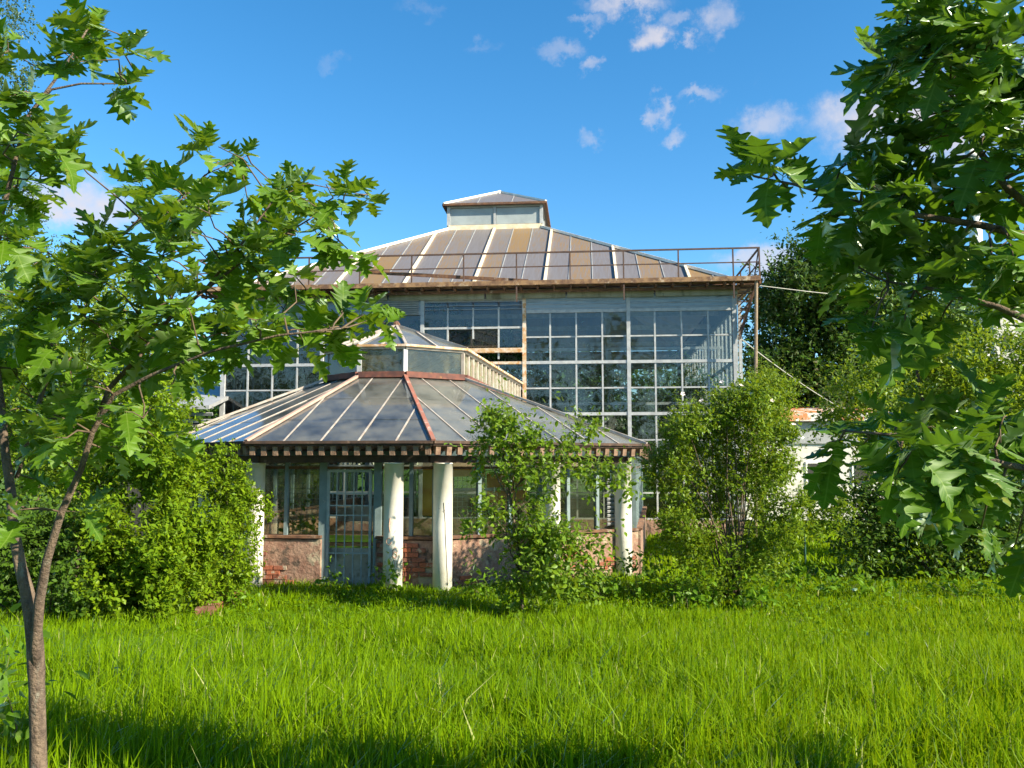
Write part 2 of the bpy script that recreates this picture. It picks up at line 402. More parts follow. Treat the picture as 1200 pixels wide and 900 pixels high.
def plinth_mat():
    m, nt, out = nodes_of('crumbling_plinth')
    geo = nt.nodes.new("ShaderNodeNewGeometry")
    b = nt.nodes.new("ShaderNodeBsdfPrincipled"); b.inputs["Roughness"].default_value = .9
    col = ramp(nt, noise(nt, 4, 8, .7), (.20, .105, .075), (.29, .185, .135))
    col = mixc(nt, rng_(nt, noise(nt, 1.8, 7, .7), .52, .60), col, (.33, .27, .19))
    col = mixc(nt, rng_(nt, noise(nt, 3.1, 8, .75), .53, .62), col, (.085, .06, .045))
    nt.links.new(col, b.inputs["Base Color"])
    bp = nt.nodes.new("ShaderNodeBump"); bp.inputs["Strength"].default_value = .7; bp.inputs["Distance"].default_value = .04
    nt.links.new(noise(nt, 14, 8), bp.inputs["Height"]); nt.links.new(bp.outputs[0], b.inputs["Normal"])
    nt.links.new(b.outputs[0], out.inputs[0]); return m
M['plinth'] = plinth_mat()
def brick_mat():
    m, nt, out = nodes_of('red_brick')
    oi = nt.nodes.new("ShaderNodeObjectInfo")
    b = nt.nodes.new("ShaderNodeBsdfPrincipled"); b.inputs["Roughness"].default_value = .9
    col = mixc(nt, oi.outputs["Random"], (.29, .085, .04), (.16, .065, .045))
    col = mixc(nt, rng_(nt, noise(nt, 6, 8, .7), .54, .66), col, (.30, .25, .19))
    nt.links.new(col, b.inputs["Base Color"])
    bp = nt.nodes.new("ShaderNodeBump"); bp.inputs["Strength"].default_value = .6; bp.inputs["Distance"].default_value = .02
    nt.links.new(noise(nt, 30, 6), bp.inputs["Height"]); nt.links.new(bp.outputs[0], b.inputs["Normal"])
    nt.links.new(b.outputs[0], out.inputs[0]); return m
M['brick'] = brick_mat()

# ---------------------------------------------------------------- ground
def build_ground():
    xs = np.unique(np.concatenate([np.linspace(-1500, -60, 7), np.linspace(-60, 60, 121), np.linspace(60, 1500, 7)]))
    ys = np.unique(np.concatenate([np.linspace(-600, -10, 7), np.linspace(-10, 50, 121), np.linspace(50, 2600, 9)]))
    X, Y = np.meshgrid(xs, ys); Z = ground_z(X, Y)
    V = np.stack([X, Y, Z], -1).reshape(-1, 3); nx = len(xs)
    f = []
    for j in range(len(ys) - 1):
        for i in range(nx - 1):
            a = j * nx + i; f.append((a, a + 1, a + nx + 1, a + nx))
    me = bpy.data.meshes.new("ground"); me.from_pydata(V.tolist(), [], f); me.materials.append(M['ground'])
    me.polygons.foreach_set("use_smooth", [True] * len(me.polygons))
    tag(link("ground", me), kind="structure")
build_ground()
GB = -0.6           # ground level at the buildings

# ---------------------------------------------------------------- facet glazing
def clip(poly, axis, val, keep_greater):
    out = []
    n = len(poly)
    for i in range(n):
        a, b = poly[i], poly[(i + 1) % n]
        da = (a[axis] - val) * (1 if keep_greater else -1); db = (b[axis] - val) * (1 if keep_greater else -1)
        if da >= 0: out.append(a)
        if (da > 0 and db < 0) or (da < 0 and db > 0):
            t = da / (da - db); out.append((a[0] + (b[0] - a[0]) * t, a[1] + (b[1] - a[1]) * t))
    return out

def area2(p):
    return abs(sum(p[i][0] * p[(i + 1) % len(p)][1] - p[(i + 1) % len(p)][0] * p[i][1] for i in range(len(p)))) / 2

def glaze_facet(poly, sb, tb, parent, pane_name, pane_mat, bar_name, bar_mat, bw=.05, bh=.05, th=.012, cross=False, lap=.0, jitter=0.):
    """poly: [A, B, B', A'] with A-B the eave; panes between bars running up the slope"""
    A, B = Vector(poly[0]), Vector(poly[1])
    e = (B - A).normalized()
    nrm = e.cross(Vector(poly[-1]) - A).normalized()
    if nrm.z < 0: nrm = -nrm
    up = nrm.cross(e).normalized()
    if up.z < 0: up = -up
    to2 = lambda p: ((Vector(p) - A).dot(e), (Vector(p) - A).dot(up))
    to3 = lambda q, off=0: A + e * q[0] + up * q[1] + nrm * off
    P2 = [to2(p) for p in poly]
    g = bw * .30
    rr = random.Random(len(sb) * 31 + int(A.x * 100))
    for i in range(len(sb) - 1):
        for j in range(len(tb) - 1):
            c = clip(clip(clip(clip(P2, 0, sb[i] + g, True), 0, sb[i + 1] - g, False), 1, tb[j] + .003, True), 1, tb[j + 1] - .003 + lap, False)
            if len(c) < 3 or area2(c) < .004: continue
            off = .004 * j + rr.uniform(-jitter, jitter)
            cen = Vector((sum(q[0] for q in c) / len(c), sum(q[1] for q in c) / len(c)))
            o3 = to3(cen, off)
            rot = Matrix((e, up, nrm)).transposed().to_4x4()
            loc = [Vector((q[0] - cen[0], q[1] - cen[1], 0)) for q in c]
            me = MB().slab(loc, (0, 0, 1), th).mesh(pane_name, pane_mat)
            link(pane_name, me, parent, mtx=Matrix.Translation(o3) @ rot)
    for s in sb[1:-1]:
        # extent of the bar inside the facet
        ts = []
        n = len(P2)
        for k in range(n):
            a, b = P2[k], P2[(k + 1) % n]
            if (a[0] - s) * (b[0] - s) < 0:
                t = (s - a[0]) / (b[0] - a[0]); ts.append(a[1] + (b[1] - a[1]) * t)
        if len(ts) >= 2:
            MB().bar(to3((s, min(ts)), bh * .35), to3((s, max(ts)), bh * .35), bw, bh, nrm).build(bar_name, bar_mat, parent)
    if cross:
        for t in tb[1:-1]:
            ss = []
            n = len(P2)
            for k in range(n):
                a, b = P2[k], P2[(k + 1) % n]
                if (a[1] - t) * (b[1] - t) < 0:
                    q = (t - a[1]) / (b[1] - a[1]); ss.append(a[0] + (b[0] - a[0]) * q)
            if len(ss) >= 2:
                MB().bar(to3((min(ss), t), -.05), to3((max(ss), t), -.05), .05, .06, nrm).build("purlin", bar_mat, parent)
    return max(q[1] for q in P2)

# ---------------------------------------------------------------- main glasshouse
def main_glasshouse():
    RZ = math.radians(-5)
    O = Vector((-1.30, 28.3, GB))
    t = empty("glasshouse", O, "large derelict square glasshouse with hipped roof, roof lantern and rusty railed walkway", "glasshouse", None, RZ)
    W, DEP, MOD, PW = 8.6, 17.2, 3.44, .86
    ZB = .55; PH = .855; NR = 8; ZT = ZB + NR * PH     # 7.39
    # base plinth
    MB().box((0, .0, ZB / 2 - .1), (2 * W + .1, .34, ZB + .2)).build("plinth", M['plinth'], t)
    for sx in (-1, 1): MB().box((sx * W, DEP / 2 + .18, ZB / 2 - .1), (.34, DEP - .02, ZB + .2)).build("plinth", M['plinth'], t)
    MB().box((0, DEP, ZB / 2 - .1), (2 * W + .1, .33, ZB + .2)).build("plinth", M['plinth'], t)
    MB().box((0, DEP / 2, -.06), (2 * W - .4, DEP - .4, .12)).build("floor", M['floor_in'], t)
    # facade posts, mullions, transoms, panes
    for k in range(6):
        x = -W + MOD * k
        box_part("post", (.15 if k in (0, 5) else .12, .16, ZT - ZB + .5), (x, 0, (ZB + ZT + .5) / 2), M['white_frame'] if k not in (3,) else M['rusty_frame'], t)
    MB().box((W + .17, .03, (ZB + ZT) / 2 + .2), (.10, .10, ZT - ZB + .4)).build("post", M['white_frame'], t)
    rr = random.Random(3)
    for k in range(5):
        x0 = -W + MOD * k
        mid = (k == 2)
        for c in range(1, 4):
            x = x0 + PW * c
            if mid:
                if c == 2: box_part("mullion", (.05, .07, 1.05), (x, 0, ZT - .36), M['white_frame'], t); continue
                box_part("mullion", (.055, .07, 1.75), (x, 0, ZT - .70), M['white_frame'], t)
                box_part("mullion", (.05, .07, 5.05), (x, 0, ZB + 2.52), M['white_frame'], t)
            else:
                box_part("mullion", (.055, .08, ZT - ZB), (x, 0, (ZB + ZT) / 2), M['white_frame'], t)
        if not mid:
            for r in range(0, NR + 1):
                thick = (r % 2 == 0)
                box_part("transom", (MOD - .125, .10 if thick else .07, .10 if thick else .05), (x0 + MOD / 2, -.012 if thick else .003, ZB + r * PH), M['white_frame'], t)
            for c in range(4):
                for r in range(NR):
                    th_ = .10 if r % 2 == 0 else .05
                    link("pane", pane_mesh(PW - .056, PH - .075), t, (x0 + PW * (c + .5), .0, ZB + (r + .5) * PH), (rr.uniform(-.016, .016), 0, rr.uniform(-.016, .016)))
        else:
            zs = [ZB + r * PH for r in range(7)]
            for r, z in enumerate(zs):
                box_part("transom", (MOD - .125, .10, .09), (x0 + MOD / 2, -.012, z), M['rusty_frame'] if r == 6 else M['white_frame'], t)
            box_part("rusty_beam", (MOD - .125, .16, .15), (x0 + MOD / 2, -.03, ZB + 6 * PH + .42), M['rusty_frame'], t)
            box_part("transom", (MOD - .125, .08, .07), (x0 + MOD / 2, .002, ZT - .52), M['white_frame'], t)
            box_part("transom", (MOD - .125, .08, .06), (x0 + MOD / 2, .002, ZT + .42), M['white_frame'], t)
            for c in range(4):
                link("pane", pane_mesh(PW - .056, .85), t, (x0 + PW * (c + .5), 0, ZT - .04))
                for r in range(6):
                    link("pane", pane_mesh(PW - .056, PH - .075), t, (x0 + PW * (c + .5), 0, ZB + (r + .5) * PH))
                if c in (0, 3): link("pane", pane_mesh(PW - .056, .60), t, (x0 + PW * (c + .5), 0, ZT - .86))
            # half-open tilted sash in the middle
            link("tilted_sash", pane_mesh(2 * PW - .08, .58), t, (x0 + MOD / 2, .12, ZT - .87), (math.radians(16), 0, 0))
    # louvre strips at the left heads
    for q in range(7):
        box_part("louvre_slat", (1.4, .05, .045), (-2.55, -.09, ZT - .02 + q * .075), M['sheet'], t, (.5, 0, 0))
    # blue-grey sheet band over the glass, weathered fascia below the walkway
    MB().box((0 + MOD * 1.5, -.02, ZT + .30), (2 * MOD + 0.0, .08, .52)).build("head_band", M['blue_band'], t)
    MB().box((-MOD * 1.5, -.02, ZT + .30), (2 * MOD, .08, .52)).build("head_band", M['blue_band'], t)
    for q in range(4):
        MB().bar((-W - .05, -.065 - .004 * q, ZT + .10 + q * .13), (W + .05, -.065 - .004 * q, ZT + .10 + q * .13), .012, .018).build("band_seam", M['sheet'], t)
    for k, (a, b, mt) in enumerate(((-W, -4.9, 'fascia'), (-4.9, -2.9, 'fascia'), (-2.86, .4, 'fascia'), (.44, 3.1, 'fascia'), (3.14, 6.0, 'fascia'), (6.04, W + .1, 'fascia'))):
        MB().box(((a + b) / 2, -.14 - .01 * (k % 2), ZT + .58), (b - a - .02, .05, .30), Matrix.Rotation(.008 * (-1) ** k, 3, 'Y')).build("fascia_board", M[mt], t)
    # side and back walls
    for sx in (-1, 1):
        for k in range(1, 6):
            box_part("post", (.12, .12, ZT - ZB + .5), (sx * W, MOD * k, (ZB + ZT + .5) / 2), M['white_frame'], t)
        for r in range(0, NR + 1, 2):
            MB().box((sx * (W - .002), DEP / 2, ZB + r * PH), (.09, DEP - .2, .09)).build("transom", M['white_frame'], t)
        for k in range(5):
            for c in range(1, 4, 1): box_part("mullion", (.06, .05, ZT - ZB), (sx * W, MOD * k + PW * c, (ZB + ZT) / 2), M['white_frame'], t)
            for r in range(4):
                link("side_pane", pane_mesh(MOD - .12, 2 * PH - .09, 'side_pane'), t, (sx * (W + .0), MOD * (k + .5), ZB + (2 * r + 1) * PH), (0, 0, math.pi / 2))
        MB().box((sx * (W - .02), DEP / 2, ZT + .42), (.08, DEP - .1, .74)).build("head_band", M['blue_band'], t)
    for k in range(5):
        x0 = -W + MOD * k
        if k: box_part("post", (.12, .12, ZT - ZB + .5), (x0, DEP, (ZB + ZT + .5) / 2), M['white_frame'], t)
        for r in range(4):
            link("back_pane", pane_mesh(MOD - .12, 2 * PH - .09, 'back_pane'), t, (x0 + MOD / 2, DEP, ZB + (2 * r + 1) * PH))
    for r in range(0, NR + 1, 2):
        MB().box((0, DEP, ZB + r * PH), (2 * W - .2, .09, .09)).build("transom", M['white_frame'], t)
    MB().box((0, DEP, ZT + .42), (2 * W - .1, .08, .74)).build("head_band", M['blue_band'], t)
    # interior frame: columns and tie beams seen through the glass
    for x in (-4.6, 4.6):
        for y in (4.2, 13.0):
            box_part("inner_column", (.2, .2, 9.6), (x, y, 4.8), M['white_frame'], t)
    for y in (2.2, 4.2, 8.6, 13.0):
        box_part("tie_beam", (2 * W - .3, .12, .16), (0, y, ZT + .25 if y < 3 else ZT + .1), M['white_frame'], t)
    for z in (4.4, 6.3):
        box_part("inner_rail", (2 * W - .4, .07, .09), (0, 1.4, z), M['white_frame'], t)
    # hipped roof
    ZE, ZL, LH = 8.34, 12.14, 1.95
    C = Vector((0, DEP / 2, 0))
    e0 = [(-W, 0), (W, 0), (W, DEP), (-W, DEP)]
    l0 = [(-LH, DEP / 2 - LH), (LH, DEP / 2 - LH), (LH, DEP / 2 + LH), (-LH, DEP / 2 + LH)]
    fr = MB()
    for i in range(4):
        fr.bar((e0[i][0], e0[i][1], ZE - .10), (e0[(i + 1) % 4][0], e0[(i + 1) % 4][1], ZE - .10), .14, .12)
    roof = fr.build("roof", M['rust'], t)
    for i in range(4):
        j = (i + 1) % 4
        poly = [Vector((*e0[i], ZE)), Vector((*e0[j], ZE)), Vector((*l0[j], ZL)), Vector((*l0[i], ZL))]
        sb = [W + k * .8 for k in range(-11, 12)]; sb = [0] + [s for s in sb if .2 < s < 2 * W - .2] + [2 * W]
        L = (poly[3] - poly[0] - (poly[1] - poly[0]).normalized() * (poly[3] - poly[0]).dot((poly[1] - poly[0]).normalized())).length
        glaze_facet(poly, sb, [0, L * .5, L], roof, "roof_panel", M['roof_sheet'], "glazing_bar", M['sheet'], .03, .03, .012)
        e = (poly[1] - poly[0]).normalized(); nrm = e.cross(poly[3] - poly[0]).normalized()
        if nrm.z < 0: nrm = -nrm
        up = nrm.cross(e); up = up if up.z > 0 else -up
        for k in range(-3, 4):
            s = W + 2.4 * k
            reach = L if abs(2.4 * k) < LH else L * (W - abs(2.4 * k)) / (W - LH)
            a = poly[0] + e * s + nrm * .045
            MB().bar(a, a + up * reach, .09, .08, nrm).build("rib", M['cream_rib'], roof)
        MB().bar(Vector((*e0[i], ZE + .05)), Vector((*l0[i], ZL + .05)), .13, .10).build("hip_rib", M['white_hip'], roof)
    # roof lantern
    lz0, lz1 = ZL - .05, ZL + .98
    lan = MB()
    for i in range(4):
        j = (i + 1) % 4
        lan.bar((*l0[i], lz0 + .1), (*l0[j], lz0 + .1), .14, .24)
    lan = lan.build("lantern", M['cream_rib'], t)
    for i in range(4):
        j = (i + 1) % 4; a = Vector((*l0[i], 0)); b = Vector((*l0[j], 0)); d = (b - a).normalized(); ang = math.atan2(d.y, d.x)
        box_part("lantern_post", (.13, .13, lz1 - lz0 - .22), (a.x, a.y, (lz0 + lz1) / 2 + .11), M['white_frame'], lan)
        mid = (a + b) / 2
        box_part("lantern_post", (.10, .10, lz1 - lz0 - .22), (mid.x, mid.y, (lz0 + lz1) / 2 + .11), M['white_frame'], lan, (0, 0, ang))
        MB().bar((a.x, a.y, lz1 - .03), (b.x, b.y, lz1 - .03), .12, .08).build("lantern_rail", M['sheet'], lan)
        for q in (.25, .75):
            c = a.lerp(b, q)
            link("lantern_pane", pane_mesh(LH - .13, lz1 - lz0 - .34, 'lantern_pane', 'lantern_sheet'), lan, (c.x, c.y, (lz0 + lz1) / 2 + .08), (0, 0, ang))
    ov = LH + .20
    ev = [(-ov, DEP / 2 - ov), (ov, DEP / 2 - ov), (ov, DEP / 2 + ov), (-ov, DEP / 2 + ov)]
    ap = Vector((0, DEP / 2, ZL + 2.20))
    for i in range(4):
        j = (i + 1) % 4
        poly = [Vector((*ev[i], lz1 + .07)), Vector((*ev[j], lz1 + .07)), ap]
        glaze_facet(poly, [0, 2 * ov / 3, 4 * ov / 3, 2 * ov], [0, 4], lan, "lantern_roof_panel", M['roof_sheet'], "lantern_bar", M['sheet'], .03, .03, .02)
        MB().bar(poly[0] + Vector((0, 0, .03)), ap + Vector((0, 0, .03)), .10, .08).build("lantern_hip", M['white_hip'], lan)
        MB().bar(poly[0] - Vector((0, 0, .03)), poly[1] - Vector((0, 0, .03)), .10, .09).build("lantern_eave", M['rust'], lan)
    MB().lathe([(.22, -.16), (.20, -.05), (.08, .06), (.01, .10)], tuple(ap), 8).build("finial_cap", M['white_hip'], lan)
    # walkway with railing
    GX, GF = W + .72, -.74
    zd = ZE - .12
    dk = MB().box((0, GF / 2 - .08, zd), (2 * GX, -GF - .12, .06))
    dk = dk.build("walkway", M['deck_edge'], t)
    MB().bar((-GX, GF - .03, zd - .02), (GX, GF - .03, zd + .01), .05, .15).build("edge_angle", M['deck_edge'], dk)
    for sx in (-1, 1):
        MB().box((sx * (W + .42), 3.6, zd - .012), (.6, 7.2, .055)).build("side_deck", M['deck_edge'], dk)
    n = 34
    for k in range(n + 1):
        x = -GX + 2 * GX * k / n
        MB().bar((x, GF + .04, zd - .10), (x, .05, zd - .16), .06, .11).build("joist", M['rust'], dk)
    MB().bar((-GX, GF * .45, zd - .20), (GX, GF * .45, zd - .20), .09, .08).build("bearer", M['rust'], dk)
    xs = [GX - .02] + [W - .12 - 1.74 * k for k in range(0, 10)] + [-GX + .02]
    for k, x in enumerate(xs):
        low = -.62 if k in (1, 3, 5, 8) else -.08
        MB().bar((x, GF, zd + low), (x + random.uniform(-.015, .015), GF, zd + .98), .045, .045, (0, 1, 0)).build("railing_post", M['rust_rail'], dk)
    MB().bar((-GX, GF, zd + .99), (GX, GF, zd + 1.0), .05, .05).build("top_rail", M['rust_rail'], dk)
    MB().bar((-GX, GF + .01, zd + .52), (GX, GF + .01, zd + .54), .03, .035).build("mid_rail", M['rust_rail'], dk)
    for sx in (-1, 1):
        x = sx * (GX - .02)
        for y in (.9, 2.6, 4.3, 6.0): MB().bar((x, y, zd - .05), (x, y, zd + .98), .045, .045, (0, 1, 0)).build("railing_post", M['rust_rail'], dk)
        MB().bar((x, GF, zd + .995), (x, 6.9, zd + .995), .05, .05).build("top_rail", M['rust_rail'], dk)
        MB().bar((x, GF, zd + .53), (x, 6.9, zd + .53), .03, .035).build("mid_rail", M['rust_rail'], dk)
    MB().bar((GX - .03, GF + .05, zd + .95), (GX - .03, .3, zd + .02), .035, .035).build("rail_brace", M['rust_rail'], dk)
    # loose plank lying against the rail
    MB().bar((-3.7, GF + .12, zd + .50), (1.9, GF + .10, zd + .08), .05, .11).build("loose_plank", M['rust'], dk)
    # triangulated bracket under the right corner and the leaning prop
    bx = W + .48
    br = MB()
    for y in (-.55, -.25):
        br.bar((bx + .15, y, zd - .1), (W + .12, y + .1, zd - 1.75), .06, .06)
        for q in range(6):
            a = Vector((bx + .15, y, zd - .1)).lerp(Vector((W + .12, y + .1, zd - 1.75)), q / 6)
            br.bar(a, (W + .10, y + .1, a.z - .42), .035, .035); br.bar(a, (W + .10, y + .1, a.z + .02), .035, .035)
    br.build("corner_bracket", M['rust'], t)
    MB().tube([(GX - .12, GF + .05, zd + .12), (W + .50, -.55, 4.4), (W + .40, -.45, -.05)], [.055, .055, .055], 8).build("leaning_prop", M['bark_pale'], t)
    return t

_pm = {}
def pane_mesh(w, h, name="pane", mt='glass'):
    key = (round(w, 3), round(h, 3), name, mt)
    if key not in _pm: _pm[key] = MB().box((0, 0, 0), (w, .008, h)).mesh(name, M[mt])
    return _pm[key]
M['lantern_sheet'] = solid('grey_translucent_sheet', (.33, .37, .38), (.26, .29, .30), 1.2, .35, .05, 10)
main_glasshouse()

# ---------------------------------------------------------------- entrance pavilion
PC = Vector((-2.81, 20.5, GB))
def pavilion():
    t = empty("pavilion", PC, "many-sided glazed entrance pavilion with cracked cream columns and low glass roof", "pavilion")
    def loc(u, D):
        p = P(u, 518, D); return Vector((p.x - PC.x, p.y - PC.y, 0))
    E = [loc(172, 18.5), loc(288, 15.55), loc(508, 15.2), loc(758, 17.6)]        # eave corners, left to right
    hd = Vector((math.sin(math.radians(9.5)), math.cos(math.radians(9.5)), 0))
    def to_facade(p):        # along the hall axis to just before the big glasshouse wall
        nb = Vector((math.sin(math.radians(5)), math.cos(math.radians(5)), 0))
        F0 = Vector((-1.30, 28.3, 0)) - Vector((PC.x, PC.y, 0))
        return p + hd * ((F0 - p).dot(nb) - .30) / hd.dot(nb)
    ZE, ZR, ZLT, ZA = 2.71, 4.25, 4.92, 5.66
    K = .30
    Rg = [e * K for e in E]
    z = lambda p, h: Vector((p.x, p.y, h))
    # ---- roof
    ring = MB()
    eb = MB()
    allE = [to_facade(E[0])] + E + [to_facade(E[3])]
    allR = [to_facade(Rg[0])] + Rg + [to_facade(Rg[3])]
    for i in range(5):
        ring.bar(z(allR[i], ZR + .06), z(allR[i + 1], ZR + .06), .22, .13)
    roof = ring.build("roof", M['ring_rust'], t)
    bays = [10, 6, 5, 7, 14]
    for i in range(5):
        A, B, Bp, Ap = z(allE[i], ZE), z(allE[i + 1], ZE), z(allR[i + 1], ZR), z(allR[i], ZR)
        L = (B - A).length; e = (B - A).normalized()
        H = ((Ap - A) - e * (Ap - A).dot(e)).length
        sb = [L * k / bays[i] for k in range(bays[i] + 1)]
        dark = i in (3, 4)
        glaze_facet([A, B, Bp, Ap], sb, [0, H * .30, H * .62, H], roof, "roof_pane", M['glass_roof'], "glazing_bar", M['bar'], .026, .018, .008, True, .0, .004)
        MB().bar(A + Vector((0, 0, .0)), B + Vector((0, 0, .0)), .10, .05).build("eave_trim", M['eave_wood'], roof)
    for i in (1, 2, 3, 4):
        MB().bar(z(allE[i], ZE + .03), z(allR[i], ZR + .06), .075, .05).build("hip_bar", M['hip_red'] if i == 3 else M['hip_pale'] if i == 2 else M['bar'], roof)
    # ---- lantern
    lan = MB()
    for i in range(5): lan.bar(z(allR[i], ZLT), z(allR[i + 1], ZLT), .12, .07)
    lan = lan.build("lantern", M['bar'], t)
    cnt = [16, 1, 1, 1, 16]
    for i in range(5):
        a, b = allR[i], allR[i + 1]; d = (b - a); ang = math.atan2(d.y, d.x); n = cnt[i]
        for k in range(n + (1 if i == 4 else 0)):
            p = a.lerp(b, k / n)
            box_part("lantern_post", (.10 if n == 1 or k == 0 else .11, .07, ZLT - ZR - .15), (p.x, p.y, (ZR + ZLT) / 2 + .04), M['white_frame'] if n == 1 else M['bar'], lan, (0, 0, ang))
        if n == 1:
            c = a.lerp(b, .5)
        for k in range(n):
            c = a.lerp(b, (k + .5) / n)
            link("lantern_pane", pane_mesh(d.length / n - .10, ZLT - ZR - .16, 'lantern_pane', 'glass_lantern'), lan, (c.x, c.y, (ZR + ZLT) / 2 + .04), (0, 0, ang))
    apx = Vector((0, 0, ZA)); apb = z(to_facade(Vector((0, 0, 0))), ZA)
    ov = 1.06
    oR = [r * ov for r in Rg]; oR = [to_facade(oR[0])] + oR + [to_facade(oR[3])]
    for i in range(5):
        A, B = z(oR[i], ZLT + .04), z(oR[i + 1], ZLT + .04)
        poly = [A, B, apx] if i in (1, 2, 3) else ([A, B, apx, apb] if i == 0 else [A, B, apb, apx])
        L = (B - A).length; nb = 2 if i in (1, 2, 3) else 10
        glaze_facet(poly, [L * k / nb for k in range(nb + 1)], [0, 4], lan, "lantern_roof_pane", M['glass_roof'], "lantern_bar", M['bar'], .045, .04, .008)
        MB().bar(A, B, .05, .05).build("lantern_eave", M['rusty_frame'], lan)
        if i: MB().bar(z(oR[i], ZLT + .06), apx + Vector((0, 0, .02)), .06, .06).build("lantern_hip", M['bar'], lan)
    MB().bar(apx + Vector((0, 0, .02)), apb + Vector((0, 0, .02)), .08, .07).build("lantern_ridge", M['bar'], lan)
    MB().lathe([(.10, -.02), (.09, .06), (.04, .12)], (0, 0, ZA), 8).build("ridge_cap", M['rust'], lan)
    # ---- eave: ring beam and rafter ends
    bs = .915
    beam = MB()
    for i in range(3): beam.bar(z(E[i] * bs, ZE - .30), z(E[i + 1] * bs, ZE - .30), .14, .13)
    bb = [to_facade(E[0]) + Vector((.33, 0, 0)), to_facade(E[3]) - Vector((.33, 0, 0))]
    beam.bar(z(bb[0], ZE - .30), z(E[0] * bs, ZE - .30), .20, .13); beam.bar(z(E[3] * bs, ZE - .30), z(bb[1], ZE - .30), .20, .13)
    beam = beam.build("eave_beam", M['eave_wood'], t)
    MB_board = MB()
    for i in range(3): MB_board.bar(z(E[i] * .87, ZE - .05), z(E[i + 1] * .87, ZE - .05), .05, .20)
    MB_board.build("soffit_board", M['eave_wood'], beam)
    for i in range(4):
        A, B = (E[i], E[i + 1]) if i < 3 else (E[3], allE[5])
        L = (B - A).length; e = (B - A).normalized(); nin = Vector((-e.y, e.x, 0))
        n = int(L / .21)
        for k in range(n):
            p = A + e * (L * (k + .5) / n)
            a = z(p + nin * .03, ZE - .15 + random.uniform(-.01, .01)); b = z(p + nin * .62, ZE - .06)
            dr_ = (b - a).normalized()
            MB().bar(a, a + dr_ * .07, .095, .165).bar(a + dr_ * .069 + Vector((0, 0, .035)), b + Vector((0, 0, .02)), .055, .07).build("rafter_end", M['rafter'], beam)
        MB().bar(z(A + nin * .0, ZE - .045), z(B + nin * .0, ZE - .045), .03, .03).build("gutter_board", M['eave_wood'], beam)
    # ---- columns
    def on_poly(u, sc, zz, v=600):
        best = None
        for i in range(3):
            for q in range(401):
                p = (E[i] * sc).lerp(E[i + 1] * sc, q / 400); w = p + PC; pu = proj((w.x, w.y, zz))[0]
                if best is None or abs(pu - u) < best[0]: best = (abs(pu - u), p, i)
        return best[1], best[2]
    cols = [(298, None), (461, 'g'), (519, 'c'), (646, None), (756, None), (243, None)]
    for u, kind in cols:
        p, i = on_poly(u, .915, .8)
        top = ZE - .37
        m = MB().lathe([(.178, -.3), (.178, top * .5), (.178, top - .02), (.185, top - .02), (.185, top)], (0, 0, 0), 28).mesh("column", M['column'], True)
        c = link("column", m, t, (p.x, p.y, 0))
        face = math.atan2(-(p + PC).y, -(p + PC).x)        # towards the camera side
        if kind == 'c' or u == 298:
            a0 = face + (.12 if kind == 'c' else .25)
            zz = [1.62, 1.45, 1.40, 1.25, 1.05, .9, .72, .5, .35, .15] if kind == 'c' else [1.0, .86, .8, .7, .55, .45, .3, .12]
            k_ = MB(); pts = []
            for q, h in enumerate(zz):
                aa = a0 + (.05 * q) + random.uniform(-.05, .05)
                pts.append(Vector((math.cos(aa) * .1795, math.sin(aa) * .1795, h)))
            for q in range(len(pts) - 1): k_.bar(pts[q], pts[q + 1], .008, .010, pts[q].normalized())
            if kind == 'c':
                for (da, h, db, h2) in ((-.02, 1.45, .55, 1.62), (-.02, 1.45, -.55, 1.52)):
                    k_.bar(Vector((math.cos(a0 + da) * .1795, math.sin(a0 + da) * .1795, h)), Vector((math.cos(a0 + db) * .1795, math.sin(a0 + db) * .1795, h2)), .005, .006)
            k_.build("crack", M['crack'], c)
        if kind == 'g':
            g = MB()
            def stroke(pts):
                w = [Vector((math.cos(face + x / .18) * .1797, math.sin(face + x / .18) * .1797, h)) for x, h in pts]
                for q in range(len(w) - 1): g.bar(w[q], w[q + 1], .008, .012, w[q].normalized())
            stroke([(-.06 + .0, 1.35), (-.075, 1.2), (-.06, 1.1)])
            stroke([(-.08 + .05 * math.cos(a), .93 + .06 * math.sin(a)) for a in np.linspace(.5, 6.2, 12)])
            stroke([(.05, .84), (.0, .78), (-.01, .68), (.03, .63), (.07, .67), (.07, .73), (.03, .75), (.0, .70)])
            stroke([(.03, .60), (.035, .48)]); stroke([(.075, .59), (.08, .47)])
            g.build("scrawl", M['graffiti'], c)
    # ---- glazed wall behind the columns
    ws = .815
    Wf = [loc(186, 19.0), loc(303, 16.45), loc(512, 16.05), loc(742, 18.2)]
    Wv = [to_facade(Wf[0])] + Wf + [to_facade(Wf[3])]
    HP, ZW = .95, ZE - .12
